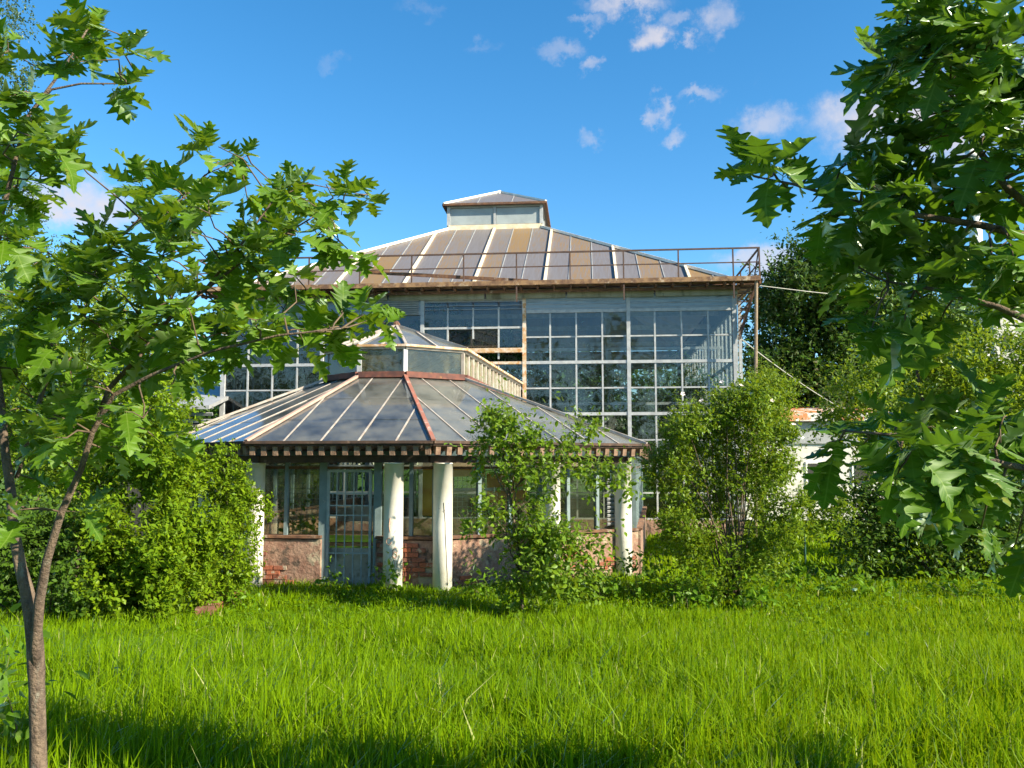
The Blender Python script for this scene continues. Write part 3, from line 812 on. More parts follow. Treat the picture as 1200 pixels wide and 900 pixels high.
    def seg(i, marks, skip=None):
        """marks: fractions of mullions along wall i; skip: interval with the doorway"""
        A, B = Wv[i], Wv[i + 1]; L = (B - A).length; d = (B - A).normalized(); ang = math.atan2(d.y, d.x)
        wall = None
        ivs = [(0, 1)] if skip is None else [(0, skip[0]), (skip[1], 1)]
        for (a, b) in ivs:
            w = MB().bar(z(A + d * L * a, HP / 2 - .15), z(A + d * L * b, HP / 2 - .15), .26, HP + .22).build("plinth", M['plinth'], t)
            MB().bar(z(A + d * L * a, HP + .01), z(A + d * L * b, HP + .01), .34, .05).build("sill", M['rust'], w)
            if i in (2, 3):     # patches of exposed brickwork on the sunny face
                rr = random.Random(i * 7 + int(a * 10)); nrm = Vector((d.y, -d.x, 0))
                for row in range(9):
                    for q in range(int(L * (b - a) / .27)):
                        s = L * a + .15 + q * .27 + (.13 if row % 2 else 0); h = .12 + row * .088
                        if s > L * b - .15: continue
                        if math.sin(s * 2.3 + i) + math.sin(h * 5 + s * 1.7) + rr.uniform(-.5, .5) < .25: continue
                        pp = A + d * s + nrm * (.128 + rr.uniform(0, .012))
                        box_part("brick", (.245, .05, .072), (pp.x, pp.y, h), M['brick'], w, (rr.uniform(-.03, .03), 0, ang + rr.uniform(-.03, .03)))
        MB().bar(z(A, ZW - .06), z(B, ZW - .06), .14, .14).build("head_beam", M['teal'], t)
        MB().bar(z(A, ZW - .34), z(B, ZW - .34), .08, .05).build("head_rail", M['rust'], t)
        mk = sorted(set([0] + marks + [1]))
        for f in mk:
            p = A + d * L * f
            wdt = .07
            if f in (0, 1): wdt = .13
            if skip and (abs(f - skip[0]) < .004 or abs(f - skip[1]) < .004): wdt = .15
            zb = HP + .035 if wdt < .14 else 0
            if f == 1 and i < 4: continue
            box_part("mullion", (wdt, .10, ZW - .13 - zb), (p.x, p.y, (ZW - .13 + zb) / 2), M['teal'], t, (0, 0, ang))
        for a, b in zip(mk[:-1], mk[1:]):
            if skip and a >= skip[0] - .004 and b <= skip[1] + .004: continue
            c = A + d * L * (a + b) / 2; w = L * (b - a) - .09
            link("pane", pane_mesh(w, ZW - .38 - HP - .04, 'pane', 'glass_dirty'), t, (c.x, c.y, (ZW - .38 + HP + .04) / 2), (0, 0, ang))
            link("head_pane", pane_mesh(w, .18, 'head_pane', 'glass_dirty'), t, (c.x, c.y, ZW - .225), (0, 0, ang))
        return A, d, L, ang
    def frac(i, u):
        A, B = Wv[i], Wv[i + 1]; best = (9e9, 0)
        for q in range(1001):
            w = A.lerp(B, q / 1000) + PC; e = abs(proj((w.x, w.y, .8))[0] - u)
            if e < best[0]: best = (e, q / 1000)
        return best[1]
    seg(0, [k / 8 for k in range(1, 8)])
    seg(1, [k / 5 for k in range(1, 5)])
    d0, d1 = frac(2, 379), frac(2, 443)
    A, d, L, ang = seg(2, [frac(2, 336), d0, d1, frac(2, 482)], (d0, d1))
    seg(3, [frac(3, u) for u in (527, 561, 597, 632, 665, 699)])
    seg(4, [k / 10 for k in range(1, 10)])
    # grey louvred shutter at the right end of the front wall
    A3, B3 = Wv[3], Wv[4]; d3 = (B3 - A3).normalized(); a3 = math.atan2(d3.y, d3.x)
    for q in range(14):
        p = A3.lerp(B3, .885); box_part("louvre_slat", (.36, .03, .05), (p.x, p.y - .10, HP + .14 + q * .085), M['sheet'], t, (.5, 0, a3))
    # ---- door: barred leaf standing slightly ajar
    nrm = Vector((d.y, -d.x, 0))
    pa, pb = A + d * L * d0, A + d * L * d1
    dw = (pb - pa).length - .24
    HD = ZW - .40
    door = MB()
    fr_w = .05
    org = pa + d * .10 + nrm * .02
    ex = d
    q3 = lambda s, h: Vector((org.x + ex.x * s, org.y + ex.y * s, h))
    for (a, b) in (((0, 0), (0, HD)), ((dw, 0), (dw, HD)), ((0, HD), (dw, HD)), ((0, .03), (dw, .03))):
        door.bar(q3(*a), q3(*b), fr_w, fr_w, nrm)
    door = door.build("door", M['door_bar'], t)
    for k in range(1, 5):
        MB().bar(q3(dw * k / 5, .03), q3(dw * k / 5, HD), .022, .022, nrm).build("door_bar", M['door_bar'], door)
    for h in (HD - .42, HD - .65, HD * .30, HD * .62):
        MB().bar(q3(0, h), q3(dw, h), .024, .030, nrm).build("door_rail", M['door_bar'], door)
    MB().box(tuple(q3(dw + .09, 1.02)), (.05, .05, .16), Matrix.Rotation(ang, 3, 'Z')).build("lock_box", M['white_paint'], door)
    # ---- things inside seen through the glass
    MB().slab([z(w, -.02) for w in Wv], (0, 0, 1), .12).build("floor", M['floor_in'], t)
    pbk = (pa + pb) / 2
    def inside(name, c, size, mt, off, h, a=ang, par=t):
        p = c - nrm * off
        return MB().box((p.x, p.y, h), size, Matrix.Rotation(a, 3, 'Z')).build(name, M[mt], par)
    inside("stage_board", pbk, (dw * 1.1, .04, .72), 'pale_board', .12, .38)
    inside("stage_shelf", pbk, (dw * 1.2, .28, .05), 'bench', .24, .80); inside("stage_shelf", pbk, (dw * 1.2, .28, .05), 'bench', .24, 1.02)
    inside("stage_board", pbk, (dw * 1.2, .04, .30), 'pale_board', .75, 1.35)
    inside("back_rail", pbk, (dw * 1.3, .05, .06), 'white_frame', .8, 1.75)
    # orange plywood sheets leaning inside the front right wall
    n3 = Vector((d3.y, -d3.x, 0))
    for (u0, u1, h0, h1, off) in ((492, 507, 1.35, 2.36, .22), (526, 574, 2.08, 2.36, .22), (524, 533, 1.45, 2.05, .23), (577, 622, 1.55, 2.14, .24)):
        i0, i1 = (frac(3, u0), frac(3, u1)) if u0 > 515 else (0, 0)
        if u0 > 515: a, b = A3.lerp(B3, i0) - n3 * off, A3.lerp(B3, i1) - n3 * off
        else: a, b = (A + d * L * frac(2, u0)) - nrm * off, (A + d * L * frac(2, u1)) - nrm * off
        MB().bar(z(a, (h0 + h1) / 2), z(b, (h0 + h1) / 2), .02, h1 - h0).build("plywood_sheet", M['orange'], t)
    # pipe along the windows
    MB().tube([z(A3.lerp(B3, .05) - n3 * .2, 1.82), z(A3.lerp(B3, .62) - n3 * .2, 1.84)], [.035, .035], 10).build("heating_pipe", M['white_frame'], t, True)
    MB().tube([z(A3.lerp(B3, .06) - n3 * .25, .9), z(A3.lerp(B3, .06) - n3 * .25, 2.4)], [.06, .06], 10).build("heating_pipe", M['column'], t, True)
    # wire mesh behind the windows
    for (P0, P1, nn, h0, h1) in ((A + d * L * frac(2, 318), A + d * L * (d0 - .03), nrm, 1.25, 2.3), (A3.lerp(B3, .08), A3.lerp(B3, .30), n3, 1.2, 2.2)):
        w = MB(); off = .28
        LL = (P1 - P0).length
        for k in range(int(LL / .10) + 1):
            q = P0.lerp(P1, min(1, k * .10 / LL)) - nn * off; w.bar(z(q, h0), z(q, h1), .008, .008, (0, 1, 0))
        for k in range(int((h1 - h0) / .10) + 1):
            w.bar(z(P0 - nn * off, h0 + k * .1), z(P1 - nn * off, h0 + k * .1), .008, .008)
        tag(w.build("wire_mesh", M['door_bar'], t), kind="stuff")
    return t, E, Wv
PAV, PE, PW_ = pavilion()

# ---------------------------------------------------------------- leaves and plants
def norm(v): return v / np.maximum(np.linalg.norm(v, axis=-1, keepdims=True), 1e-9)

def frames(x, z):
    x = norm(x); y = norm(np.cross(z, x)); zz = np.cross(x, y)
    return np.stack([x, y, zz], -1)          # columns

TPL = {}
TPL['diamond'] = (np.array([(0, 0, 0), (.5, .30, .07), (1, 0, -.06), (.5, -.30, .07)]), np.array([(0, 2, 1), (0, 3, 2)]))
TPL['ovate'] = (np.array([(0, 0, 0), (.28, .24, .06), (.62, .24, .04), (1, 0, -.10), (.62, -.24, .04), (.28, -.24, .06), (.45, 0, 0)]),
                np.array([(0, 6, 1), (1, 6, 2), (6, 3, 2), (0, 5, 6), (5, 4, 6), (6, 4, 3)]))

def np_mesh(name, V, F, mat, tint=None):
    me = bpy.data.meshes.new(name); nv, nf = len(V), len(F)
    me.vertices.add(nv); me.vertices.foreach_set("co", V.astype(np.float32).ravel())
    me.loops.add(nf * 3); me.loops.foreach_set("vertex_index", F.astype(np.int32).ravel())
    me.polygons.add(nf); me.polygons.foreach_set("loop_start", np.arange(0, nf * 3, 3, dtype=np.int32))
    me.materials.append(mat)
    if tint is not None:
        a = me.attributes.new("leaf_tint", 'FLOAT', 'FACE'); a.data.foreach_set("value", tint.astype(np.float32))
    me.update(); me.validate(); return me

def scatter(tpl, pos, R, sc):
    tv, tf = tpl; n = len(pos); k = len(tv)
    V = np.einsum('nij,kj->nki', R, tv) * sc[:, None, None] + pos[:, None, :]
    F = tf[None] + (np.arange(n) * k)[:, None, None]
    return V.reshape(-1, 3), F.reshape(-1, 3), np.repeat(RNG.random(n), len(tf))

def rand_dirs(n):
    v = RNG.normal(size=(n, 3)); return norm(v)

def blob_leaves(blobs, n, size, per=7, shell=.55, upbias=.35, twig=None):
    """blobs: (x, y, z, rx, ry, rz). returns leaf pos, frames, scales, clumped on short twigs"""
    B = np.array(blobs, float)
    wgt = (B[:, 3] * B[:, 5]) ; wgt = wgt / wgt.sum()
    nt = max(1, n // per)
    idx = RNG.choice(len(B), nt, p=wgt)
    d = rand_dirs(nt); d[:, 2] += upbias * .35; d = norm(d)
    wob = 1 + .16 * np.sin(5.1 * d[:, 0] + idx * 1.7) + .13 * np.sin(6.3 * d[:, 2] + idx * 2.9 + 3 * d[:, 1])
    rad = (1 - shell * RNG.random(nt) ** 1.6) * wob
    base = B[idx, :3] + d * B[idx, 3:6] * rad[:, None]
    tl = (twig or size * 3.2) * (.5 + RNG.random(nt))
    lg = RNG.random(nt) < .10; tl[lg] *= 2.3; base[lg] = (B[idx, :3] + d * B[idx, 3:6] * (wob * .98)[:, None])[lg]
    tdir = norm(d + .55 * RNG.normal(size=(nt, 3)) + np.array([0, 0, upbias]))
    k = np.arange(per)
    t = (k + .5) / per
    pos = base[:, None] + tdir[:, None] * tl[:, None, None] * t[None, :, None]
    side = RNG.normal(size=(nt, per, 3))
    ld = norm(tdir[:, None] * .55 + norm(side) * .9 + np.array([0, 0, -.15]))
    nz_ = norm(norm(side[:, :, ::-1]) * .55 + d[:, None] * .5 + np.array([0, 0, .75]))
    sc = size * (.65 + .7 * RNG.random((nt, per)))
    return pos.reshape(-1, 3), frames(ld.reshape(-1, 3), nz_.reshape(-1, 3)), sc.reshape(-1)

def pxblobs(lst, jit=.35, squash=1.0, sub=0, dscale=1.0, core=.84):
    out = []
    for b in lst:
        u, v, r, D = b
        D2 = D + RNG.uniform(-jit, jit)
        p = P(u, v, D2); R = r * D2 / FPX
        k_ = core if sub else 1.0
        out.append((p.x, p.y, p.z, R * k_, R * dscale * k_, R * squash * k_))
        for _ in range(sub):
            q = rand_dirs(1)[0] * R * .92; r2 = R * RNG.uniform(.26, .46)
            out.append((p.x + q[0], p.y + q[1] * dscale, p.z + q[2], r2, r2, r2 * squash))
    return out

def keep_above(pos, R, sc, h=.03):
    k = pos[:, 2] > ground_z(pos[:, 0], pos[:, 1]) + h
    return pos[k], R[k], sc[k]

def plant(name, label, cat, base, blobs, n, size, mat, stems=6, tpl='diamond', group=None, trunk_r=.03, bark='twig', per=7, shell=.55, crown_name="foliage", stem_name="stem", upbias=.35, single=False, twig=None):
    """shrub or tree: an empty at its foot, stems running into the blobs and one foliage mesh"""
    base = Vector(base)
    t = empty(name, base, label, cat, group)
    pos, R, sc = keep_above(*blob_leaves(blobs, n, size, per, shell, upbias, twig))
    V, F, tint = scatter(TPL[tpl], pos - np.array(base), R, sc)
    o = link(crown_name, np_mesh(crown_name, V, F, M[mat], tint), t); tag(o, kind="stuff")
    B = sorted(blobs, key=lambda b: -b[3])
    def path(tip, r0, start=None):
        s = Vector((0, 0, -.05)) if start is None else start
        mid = s.lerp(tip, .5) + Vector((random.uniform(-.1, .1), random.uniform(-.1, .1), (tip - s).length * .12))
        if start is None and not single: s = s + Vector((random.uniform(-.12, .12), random.uniform(-.12, .12), 0))
        pts = [s, s.lerp(mid, .5) + Vector((random.uniform(-.04, .04), random.uniform(-.04, .04), 0)), mid, mid.lerp(tip, .55) + Vector((random.uniform(-.05, .05), 0, .03)), tip]
        return MB().tube(pts, [r0, r0 * .85, r0 * .65, r0 * .4, r0 * .15], 7)
    tips = [Vector(b[:3]) - base for b in B[:stems]]
    if single:
        top = max(tips, key=lambda p: p.z); fork = Vector((top.x * .3, top.y * .3, top.z * .45))
        tr = MB().tube([Vector((0, 0, -.1)), fork * .5 + Vector((.03, 0, 0)), fork, fork.lerp(top, .6), top], [trunk_r * 1.25, trunk_r, trunk_r * .8, trunk_r * .45, trunk_r * .12], 10).build("trunk", M[bark], t, True)
        for p in tips:
            s = Vector((0, 0, 0)).lerp(fork, random.uniform(.5, 1.0)) if p.z < fork.z * 1.2 else fork.lerp(top, random.uniform(0, .4))
            path(p, trunk_r * .5, s).build("branch", M[bark], t, True)
    else:
        for p in tips: path(p, trunk_r).build(stem_name, M[bark], t, True)
    return t

def foot(u, D):
    p = P(u, 600, D); return (p.x, D, float(ground_z(np.array(p.x), np.array(D))))

# ---- left side
lb = [(130, 600, 45, 13.2), (170, 555, 46, 13.4), (188, 525, 40, 13.6), (226, 565, 36, 13.6), (210, 620, 50, 13.0), (160, 640, 50, 12.8), (196, 690, 44, 12.6), (150, 700, 42, 12.6), (238, 640, 32, 13.4), (120, 670, 40, 12.8), (175, 480, 34, 13.8), (155, 505, 42, 13.6), (225, 700, 25, 12.7)]
plant("leafy_shrub", "tall bright green shrub left of the pavilion, in front of its leftmost column", "shrub", foot(175, 13.0), pxblobs(lb, .75, 1, 8, 1.2, .45), 39000, .080, 'bush', 9, 'diamond', None, .022, shell=.4, twig=.13)
cb = [(272, 575, 30, 14.5), (284, 612, 26, 14.4), (262, 550, 24, 14.7), (262, 640, 30, 14.3), (250, 690, 22, 14.0), (276, 660, 22, 14.2), (292, 595, 20, 14.4)]
plant("leafy_shrub", "smaller green shrub leaning against the leftmost cream column of the pavilion", "shrub", foot(262, 14.3), pxblobs(cb, .3, 1, 8, 1, .5), 12000, .066, 'bush', 6, 'diamond', None, .016, shell=.4, twig=.12)
db = [(60, 665, 44, 12.3), (25, 690, 42, 12.2), (88, 620, 36, 12.6), (45, 610, 42, 12.8), (10, 640, 40, 12.6), (95, 700, 26, 12.3), (-30, 660, 50, 12.5)]
plant("leafy_shrub", "darker shrub behind the slim oak trunk at the lawn edge", "shrub", foot(55, 12.4), pxblobs(db, .4, 1, 7, 1, .6), 14000, .075, 'shrub_dark', 7, 'diamond', None, .02, twig=.15)
yb = [(120, 400, 46, 17), (180, 420, 42, 17), (90, 460, 48, 16.8), (150, 470, 48, 16.6), (208, 455, 26, 17), (50, 420, 56, 17), (20, 500, 50, 16.6), (60, 540, 48, 16.4), (100, 355, 46, 17.2), (135, 340, 28, 17.2), (-20, 440, 60, 17), (20, 370, 50, 17.4), (-30, 540, 60, 16.8), (120, 540, 45, 16.8)]
plant("lime_green_tree", "loose yellow-green tree rising behind the tall shrubs on the left", "tree", foot(90, 17), pxblobs(yb, .5, 1, 5), 30000, .085, 'lime', 9, 'diamond', None, .09, 'bark', single=True, crown_name="crown")
bb = [(0, 20, 34, 12), (8, 80, 30, 12), (0, 140, 34, 12), (8, 205, 32, 12), (15, 265, 34, 12), (28, 310, 30, 12), (62, 300, 26, 12.2), (-40, 60, 50, 12), (-40, 160, 50, 12), (-30, 250, 50, 12), (-20, 330, 50, 12.4), (-5, -40, 40, 12)]
plant("birch_tree", "tall grey-green birch with fine hanging leaves at the lawn's far left", "tree", foot(-35, 12.2), pxblobs(bb, .4, 1.1, 4), 20000, .045, 'birch', 8, 'diamond', None, .10, 'bark_pale', single=True, crown_name="crown", upbias=-.5)
# ---- centre sapling
pb_ = [(585, 497, 20, 13.4), (598, 515, 20, 13.4), (622, 522, 16, 13.4), (570, 535, 14, 13.5), (688, 505, 14, 13.5), (668, 526, 13, 13.5), (625, 552, 18, 13.3), (598, 556, 15, 13.3), (655, 552, 13, 13.3), (690, 556, 12, 13.2), (712, 558, 13, 13.2), (735, 566, 11, 13.2), (632, 588, 12, 13.3), (572, 602, 14, 13.2), (553, 616, 10, 13.1), (600, 622, 14, 13.2), (632, 618, 16, 13.2), (655, 640, 24, 13.1), (622, 652, 24, 13.1), (688, 648, 16, 13.0), (596, 690, 14, 13.1), (648, 676, 22, 13.0), (684, 682, 16, 13.0), (620, 690, 14, 13.1)]
plant("pear_sapling", "young fruit tree with airy bright leaves in front of the pavilion columns", "tree", foot(612, 13.2), pxblobs(pb_, .25, 1, 2), 8200, .092, 'pear', 16, 'ovate', None, .028, 'bark', per=6, shell=.8, single=True, crown_name="crown")
# ---- rose bush on the right
rb = [(775, 560, 22, 14.5), (795, 625, 24, 14.4), (930, 625, 22, 14.3), (900, 640, 24, 14.4), (865, 635, 22, 14.6), (960, 610, 20, 14.5), (985, 600, 14, 14.6), (810, 655, 18, 14.3), (900, 672, 18, 14.1), (800, 490, 32, 14.6), (850, 478, 36, 14.6), (830, 525, 44, 14.5), (792, 535, 30, 14.5), (882, 500, 38, 14.6), (908, 520, 28, 14.6), (924, 538, 16, 14.6), (800, 585, 32, 14.4), (845, 565, 36, 14.4), (900, 560, 30, 14.6), (785, 610, 16, 14.4), (920, 600, 24, 14.4), (945, 588, 16, 14.5), (880, 610, 22, 14.8), (825, 620, 18, 14.4), (870, 668, 24, 14.2), (835, 690, 18, 14.1)]
ROSE = plant("rose_bush", "tall arching rose bush with pale blossoms beside the rightmost column", "shrub", foot(858, 14.3), pxblobs(rb, .4, 1, 7, 1, .6), 39000, .064, 'rose', 17, 'diamond', None, .016, per=7, shell=.6, twig=.14)
rbase = Vector(ROSE.location)
for i in range(10):
    u, v = [(800, 462), (822, 470), (846, 448), (868, 452), (790, 480), (905, 470), (930, 498), (858, 476), (815, 505), (880, 462), (898, 450), (838, 458), (778, 515), (917, 485)][i]
    p = P(u, v, 14.25) - rbase
    m = MB()
    for k in range(5):
        a = k * 2 * math.pi / 5 + i
        m.slab([Vector((0, 0, 0)), Vector((.034 * math.cos(a - .5), .034 * math.sin(a - .5), .02)), Vector((.044 * math.cos(a), .044 * math.sin(a), .015)), Vector((.034 * math.cos(a + .5), .034 * math.sin(a + .5), .02))], (0, 0, 1), .004)
    o = m.build("blossom", M['petal'], ROSE, loc=p); o.rotation_euler = (random.uniform(.4, 1.3), random.uniform(-.4, .4), random.uniform(-.5, .5))
# ---- right background
sb_ = [(893, 462, 26, 24), (915, 458, 16, 24), (875, 470, 18, 24), (895, 500, 28, 24), (890, 560, 30, 24)]
plant("round_bush", "rounded lime green bush at the glasshouse corner, below the leaning prop", "shrub", foot(893, 24), pxblobs(sb_, .3, 1, 5), 12000, .085, 'lime', 5, 'diamond', None, .03)
ch = [(915, 395, 44, 42), (950, 345, 42, 42), (985, 380, 46, 42), (930, 445, 42, 41), (905, 345, 24, 42), (1010, 340, 40, 43), (1045, 400, 52, 43), (965, 430, 44, 41), (945, 310, 26, 42), (985, 312, 24, 42.5), (1090, 380, 50, 44), (895, 430, 24, 41.5), (990, 470, 50, 41), (930, 500, 40, 41)]
plant("chestnut_tree", "big dense dark green tree behind the right corner of the glasshouse", "tree", foot(965, 42), pxblobs(ch, .8, 1, 9), 60000, .25, 'chestnut', 9, 'diamond', None, .28, 'bark', single=True, crown_name="crown")
yr = [(985, 470, 28, 20), (1020, 445, 32, 20), (1070, 415, 38, 20.5), (1130, 425, 42, 20.5), (1185, 425, 42, 20.5), (1010, 500, 26, 20), (1100, 465, 40, 20), (1160, 470, 44, 20), (965, 500, 14, 20), (1230, 440, 50, 20.5), (1050, 500, 36, 20), (1210, 500, 50, 20), (1120, 520, 45, 19.8), (1040, 540, 26, 19.8)]
plant("lime_green_tree", "loose yellow-green tree standing right of the white outbuilding", "tree", foot(1110, 20), pxblobs(yr, .5, 1, 5), 26000, .11, 'lime', 9, 'diamond', None, .09, 'bark', single=True, crown_name="crown")
dr = [(1010, 600, 30, 17.5), (1050, 615, 42, 17.3), (1100, 590, 46, 17.5), (1160, 600, 52, 17.5), (1000, 648, 22, 17), (1080, 645, 36, 17), (1150, 650, 38, 17), (1040, 570, 32, 17.6), (1210, 620, 55, 17.4), (1030, 655, 22, 17), (1195, 560, 40, 17.6)]
plant("leafy_shrub", "dark spreading shrub on the lawn under the right-hand oak boughs", "shrub", foot(1100, 17.3), pxblobs(dr, .4, 1, 5), 26000, .095, 'shrub_dark', 9, 'ovate', None, .03)

for i, (x, h, w, lab) in enumerate(((-31, 10, 5.0, "dark tree far left, beyond the lime green tree"), (-22, 9.5, 4.8, "dark tree behind the left lean-to"), (-13.5, 11.5, 4.6, "dark tree behind the left half of the glasshouse"), (-5.5, 11.2, 4.4, "dark tree behind the rusty centre bay of the glasshouse"), (2.5, 11.6, 4.5, "dark tree behind the centre-right of the glasshouse"), (10, 11.4, 4.5, "dark tree behind the right bay of the glasshouse"), (27, 10, 5.0, "dark tree behind the low white outbuilding"), (37, 11, 5.5, "dark tree far right, beyond the dark spreading shrub"))):
    D = 56 + (i % 3) * 1.5
    bl = []
    for q in range(9):
        a = RNG.uniform(0, 6.28); rr_ = RNG.uniform(0, .6) * w
        bl.append((x + rr_ * math.cos(a), D + rr_ * math.sin(a), GB + h * RNG.uniform(.3, .78), w * .42, w * .42, h * .2))
    plant("background_tree", lab, "tree", (x, D, GB), bl, 6500, .45, 'chestnut', 5, 'diamond', "trees beyond the glasshouse", .22, 'bark', single=True, crown_name="crown")

for i, (x, y, h, w, lab, grp) in enumerate(((-17.5, 30, 8.2, 4.2, "dark tree left of the lean-to, behind the lime green tree", None), (-24.5, 31, 8.8, 4.6, "dark tree farthest along the left side of the lawn", None),
        *[(-36 + 7.2 * q, -25 - 2.5 * (q % 2), 12.5 + 1.6 * ((q * 7) % 3), 4.6, "park tree in the row opposite the glasshouse front", "park trees opposite the glasshouse") for q in range(9)])):
    bl = []
    for q in range(10):
        a = RNG.uniform(0, 6.28); rr_ = RNG.uniform(0, .65) * w
        bl.append((x + rr_ * math.cos(a), y + rr_ * math.sin(a), GB + h * RNG.uniform(.2, .80), w * .44, w * .44, h * .2))
    plant("park_tree", lab, "tree", (x, y, GB if y > 0 else 0.0), bl, 4200, .40, 'chestnut' if i < 2 else 'shrub_dark', 5, 'diamond', grp, .22, 'bark', single=True, crown_name="crown")

# ---------------------------------------------------------------- oaks with big lobed leaves
def oak_leaf_mesh(mat, curl, fold, seed):
    r = random.Random(seed)
    prof = [(.00, .012), (.14, .012), (.19, .07), (.25, .20), (.285, .235), (.285, .17), (.31, .135), (.36, .20), (.46, .36), (.49, .355), (.48, .27), (.475, .19), (.51, .155), (.56, .21), (.69, .385), (.72, .36), (.695, .27), (.68, .18), (.71, .14), (.76, .16), (.865, .26), (.885, .22), (.86, .13), (.89, .085), (.94, .075), (1.0, .0)]
    v = []; f = []
    def zc(x, y): return -curl * x * x * .5 + fold * abs(y) + .03 * math.sin(9 * x + 14 * abs(y) + seed) + .10 * math.sin(seed * 1.9) * x * y * 2
    pts = []
    for sgn in (1, -1):
        row = []
        for (x, y) in prof:
            xx = x + r.uniform(-.008, .008) if 0 < x < 1 else x; yy = y * sgn * r.uniform(.88, 1.1)
            row.append((xx, yy))
        pts.append(row)
    mids = []
    for (x, y) in prof:
        # midrib station that keeps the strip well formed
        mids.append(x)
    ms = np.maximum.accumulate(np.array(mids) * .92 + .0)
    b = 0
    for x in ms: v.append((x, 0, zc(x, 0)))
    n = len(prof)
    for s, row in enumerate(pts):
        o = len(v)
        for (x, y) in row: v.append((x, y, zc(x, y)))
        for k in range(n - 1):
            a, c, d, e = k, k + 1, o + k + 1, o + k
            if s == 0: f += [(a, c, d), (a, d, e)]
            else: f += [(a, d, c), (a, e, d)]
    v = [(x - .0, y, z) for x, y, z in v]
    me = bpy.data.meshes.new("leaf"); me.from_pydata(v, [], f); me.materials.append(mat); me.update()
    me.polygons.foreach_set("use_smooth", [True] * len(me.polygons))
    return me, np.array(v), np.array(f)

def oak(label, base, trunk, limbs, clusters, mat, size, density, seed, bark, djit):
    rng = np.random.default_rng(seed); rr = random.Random(seed)
    base = Vector(base)
    t = empty("oak_tree", base, label, "tree", "young oaks in the foreground")
    MB().tube([p - base for p, r in trunk], [r for p, r in trunk], 14).build("trunk", M[bark], t, True)
    lp = []
    for L in limbs:
        pts = [p - base for p, r in L]; 
        MB().tube(pts, [r for p, r in L], 10).build("limb", M[bark], t, True)
        for a, b in zip(pts[:-1], pts[1:]):
            for q in np.linspace(0, 1, 8): lp.append(a.lerp(b, q))
    protos = [oak_leaf_mesh(M[mat], c, fo, 11 + i) for i, (c, fo) in enumerate(((.25, .18), (.6, .34), (.12, .10), (1.0, .45), (.4, .02), (-.25, .28), (.8, .12), (.3, .55)))]
    leaves = []
    tw = MB()
    for (u, v, r, D) in clusters:
        Dc = D + rr.uniform(-djit, djit)
        c = P(u, v, Dc) - base; Rm = r * Dc / FPX
        near = min(lp, key=lambda q: (q - c).length)
        n = max(4, int(density * (r / 30.0) ** 2 * 9)); nw = max(1, round(n / 5))
        ln = (c - near).length; w1 = Vector((rr.uniform(-1, 1), rr.uniform(-1, 1), rr.uniform(-.4, 1))) * ln * .13; w2 = Vector((rr.uniform(-1, 1), rr.uniform(-1, 1), rr.uniform(-.4, 1))) * ln * .12
        tw.tube([near, near.lerp(c, .3) + w1, near.lerp(c, .66) + w2, c], [.0048, .0042, .0033, .0022], 6)
        for w in range(nw):
            o = Vector(rng.normal(size=3)) * Rm * .55; wc = c + o
            if nw > 1: tw.tube([c, c.lerp(wc, .6) + Vector((0, 0, .01)), wc], [.003, .0025, .002], 5)
            ax = (wc - near); ax = ax.normalized() if ax.length > .01 else Vector((0, 0, 1))
            ax = (ax + Vector((rr.uniform(-.3, .3), rr.uniform(-.3, .3), .25))).normalized()
            s1 = ax.cross(Vector((0, 0, 1)));  s1 = s1.normalized() if s1.length > .05 else Vector((1, 0, 0))
            s2 = ax.cross(s1)
            a0 = rr.uniform(0, 6.28)
            for k in range(5 + rr.randint(-1, 1)):
                a = a0 + k * 2.4; tilt = rr.uniform(.45, 1.25)
                d = ax * math.cos(tilt) + (s1 * math.cos(a) + s2 * math.sin(a)) * math.sin(tilt)
                d.z -= rr.uniform(.05, .40); d.normalize()
                nn = Vector((rr.uniform(-.55, .55), rr.uniform(-.65, .4), 1.0)).normalized()
                x = d; y = nn.cross(x)
                if y.length < .1: continue
                y.normalize(); z = x.cross(y)
                s = size * rr.uniform(.62, 1.22)
                p = wc - ax * rr.uniform(0, .05)
                leaves.append((Matrix.Translation(p) @ Matrix((x, y, z)).transposed().to_4x4() @ Matrix.Scale(s, 4), rr.randrange(len(protos)), s))
    tag(tw.build("twigs", M['twig'], t, True), kind="stuff")
    def score(l):
        p = l[0].translation + base; 
        if p.y < .3: return 0
        u, v, fw = proj(p)
        if not (-30 < u < 1230 and -30 < v < 930): return 0
        nz_ = l[0].to_3x3() @ Vector((0, 0, 1)); face = abs(nz_.normalized().dot((p - CAM).normalized()))
        return (l[2] / fw) ** 2 * (.25 + face)
    leaves.sort(key=score, reverse=True)
    for mtx, k, s in leaves[:298]:
        link("leaf", protos[k][0], t, mtx=mtx)
    VV, FF, TT, off = [], [], [], 0
    for mtx, k, s in leaves[298:]:
        m = np.array(mtx); v = protos[k][1] @ m[:3, :3].T + m[:3, 3]
        VV.append(v); FF.append(protos[k][2] + off); TT.append(np.full(len(protos[k][2]), rng.random())); off += len(v)
    if VV:
        o = link("leaves", np_mesh("leaves", np.concatenate(VV), np.concatenate(FF), M[mat], np.concatenate(TT)), t); tag(o, kind="stuff")
    return t

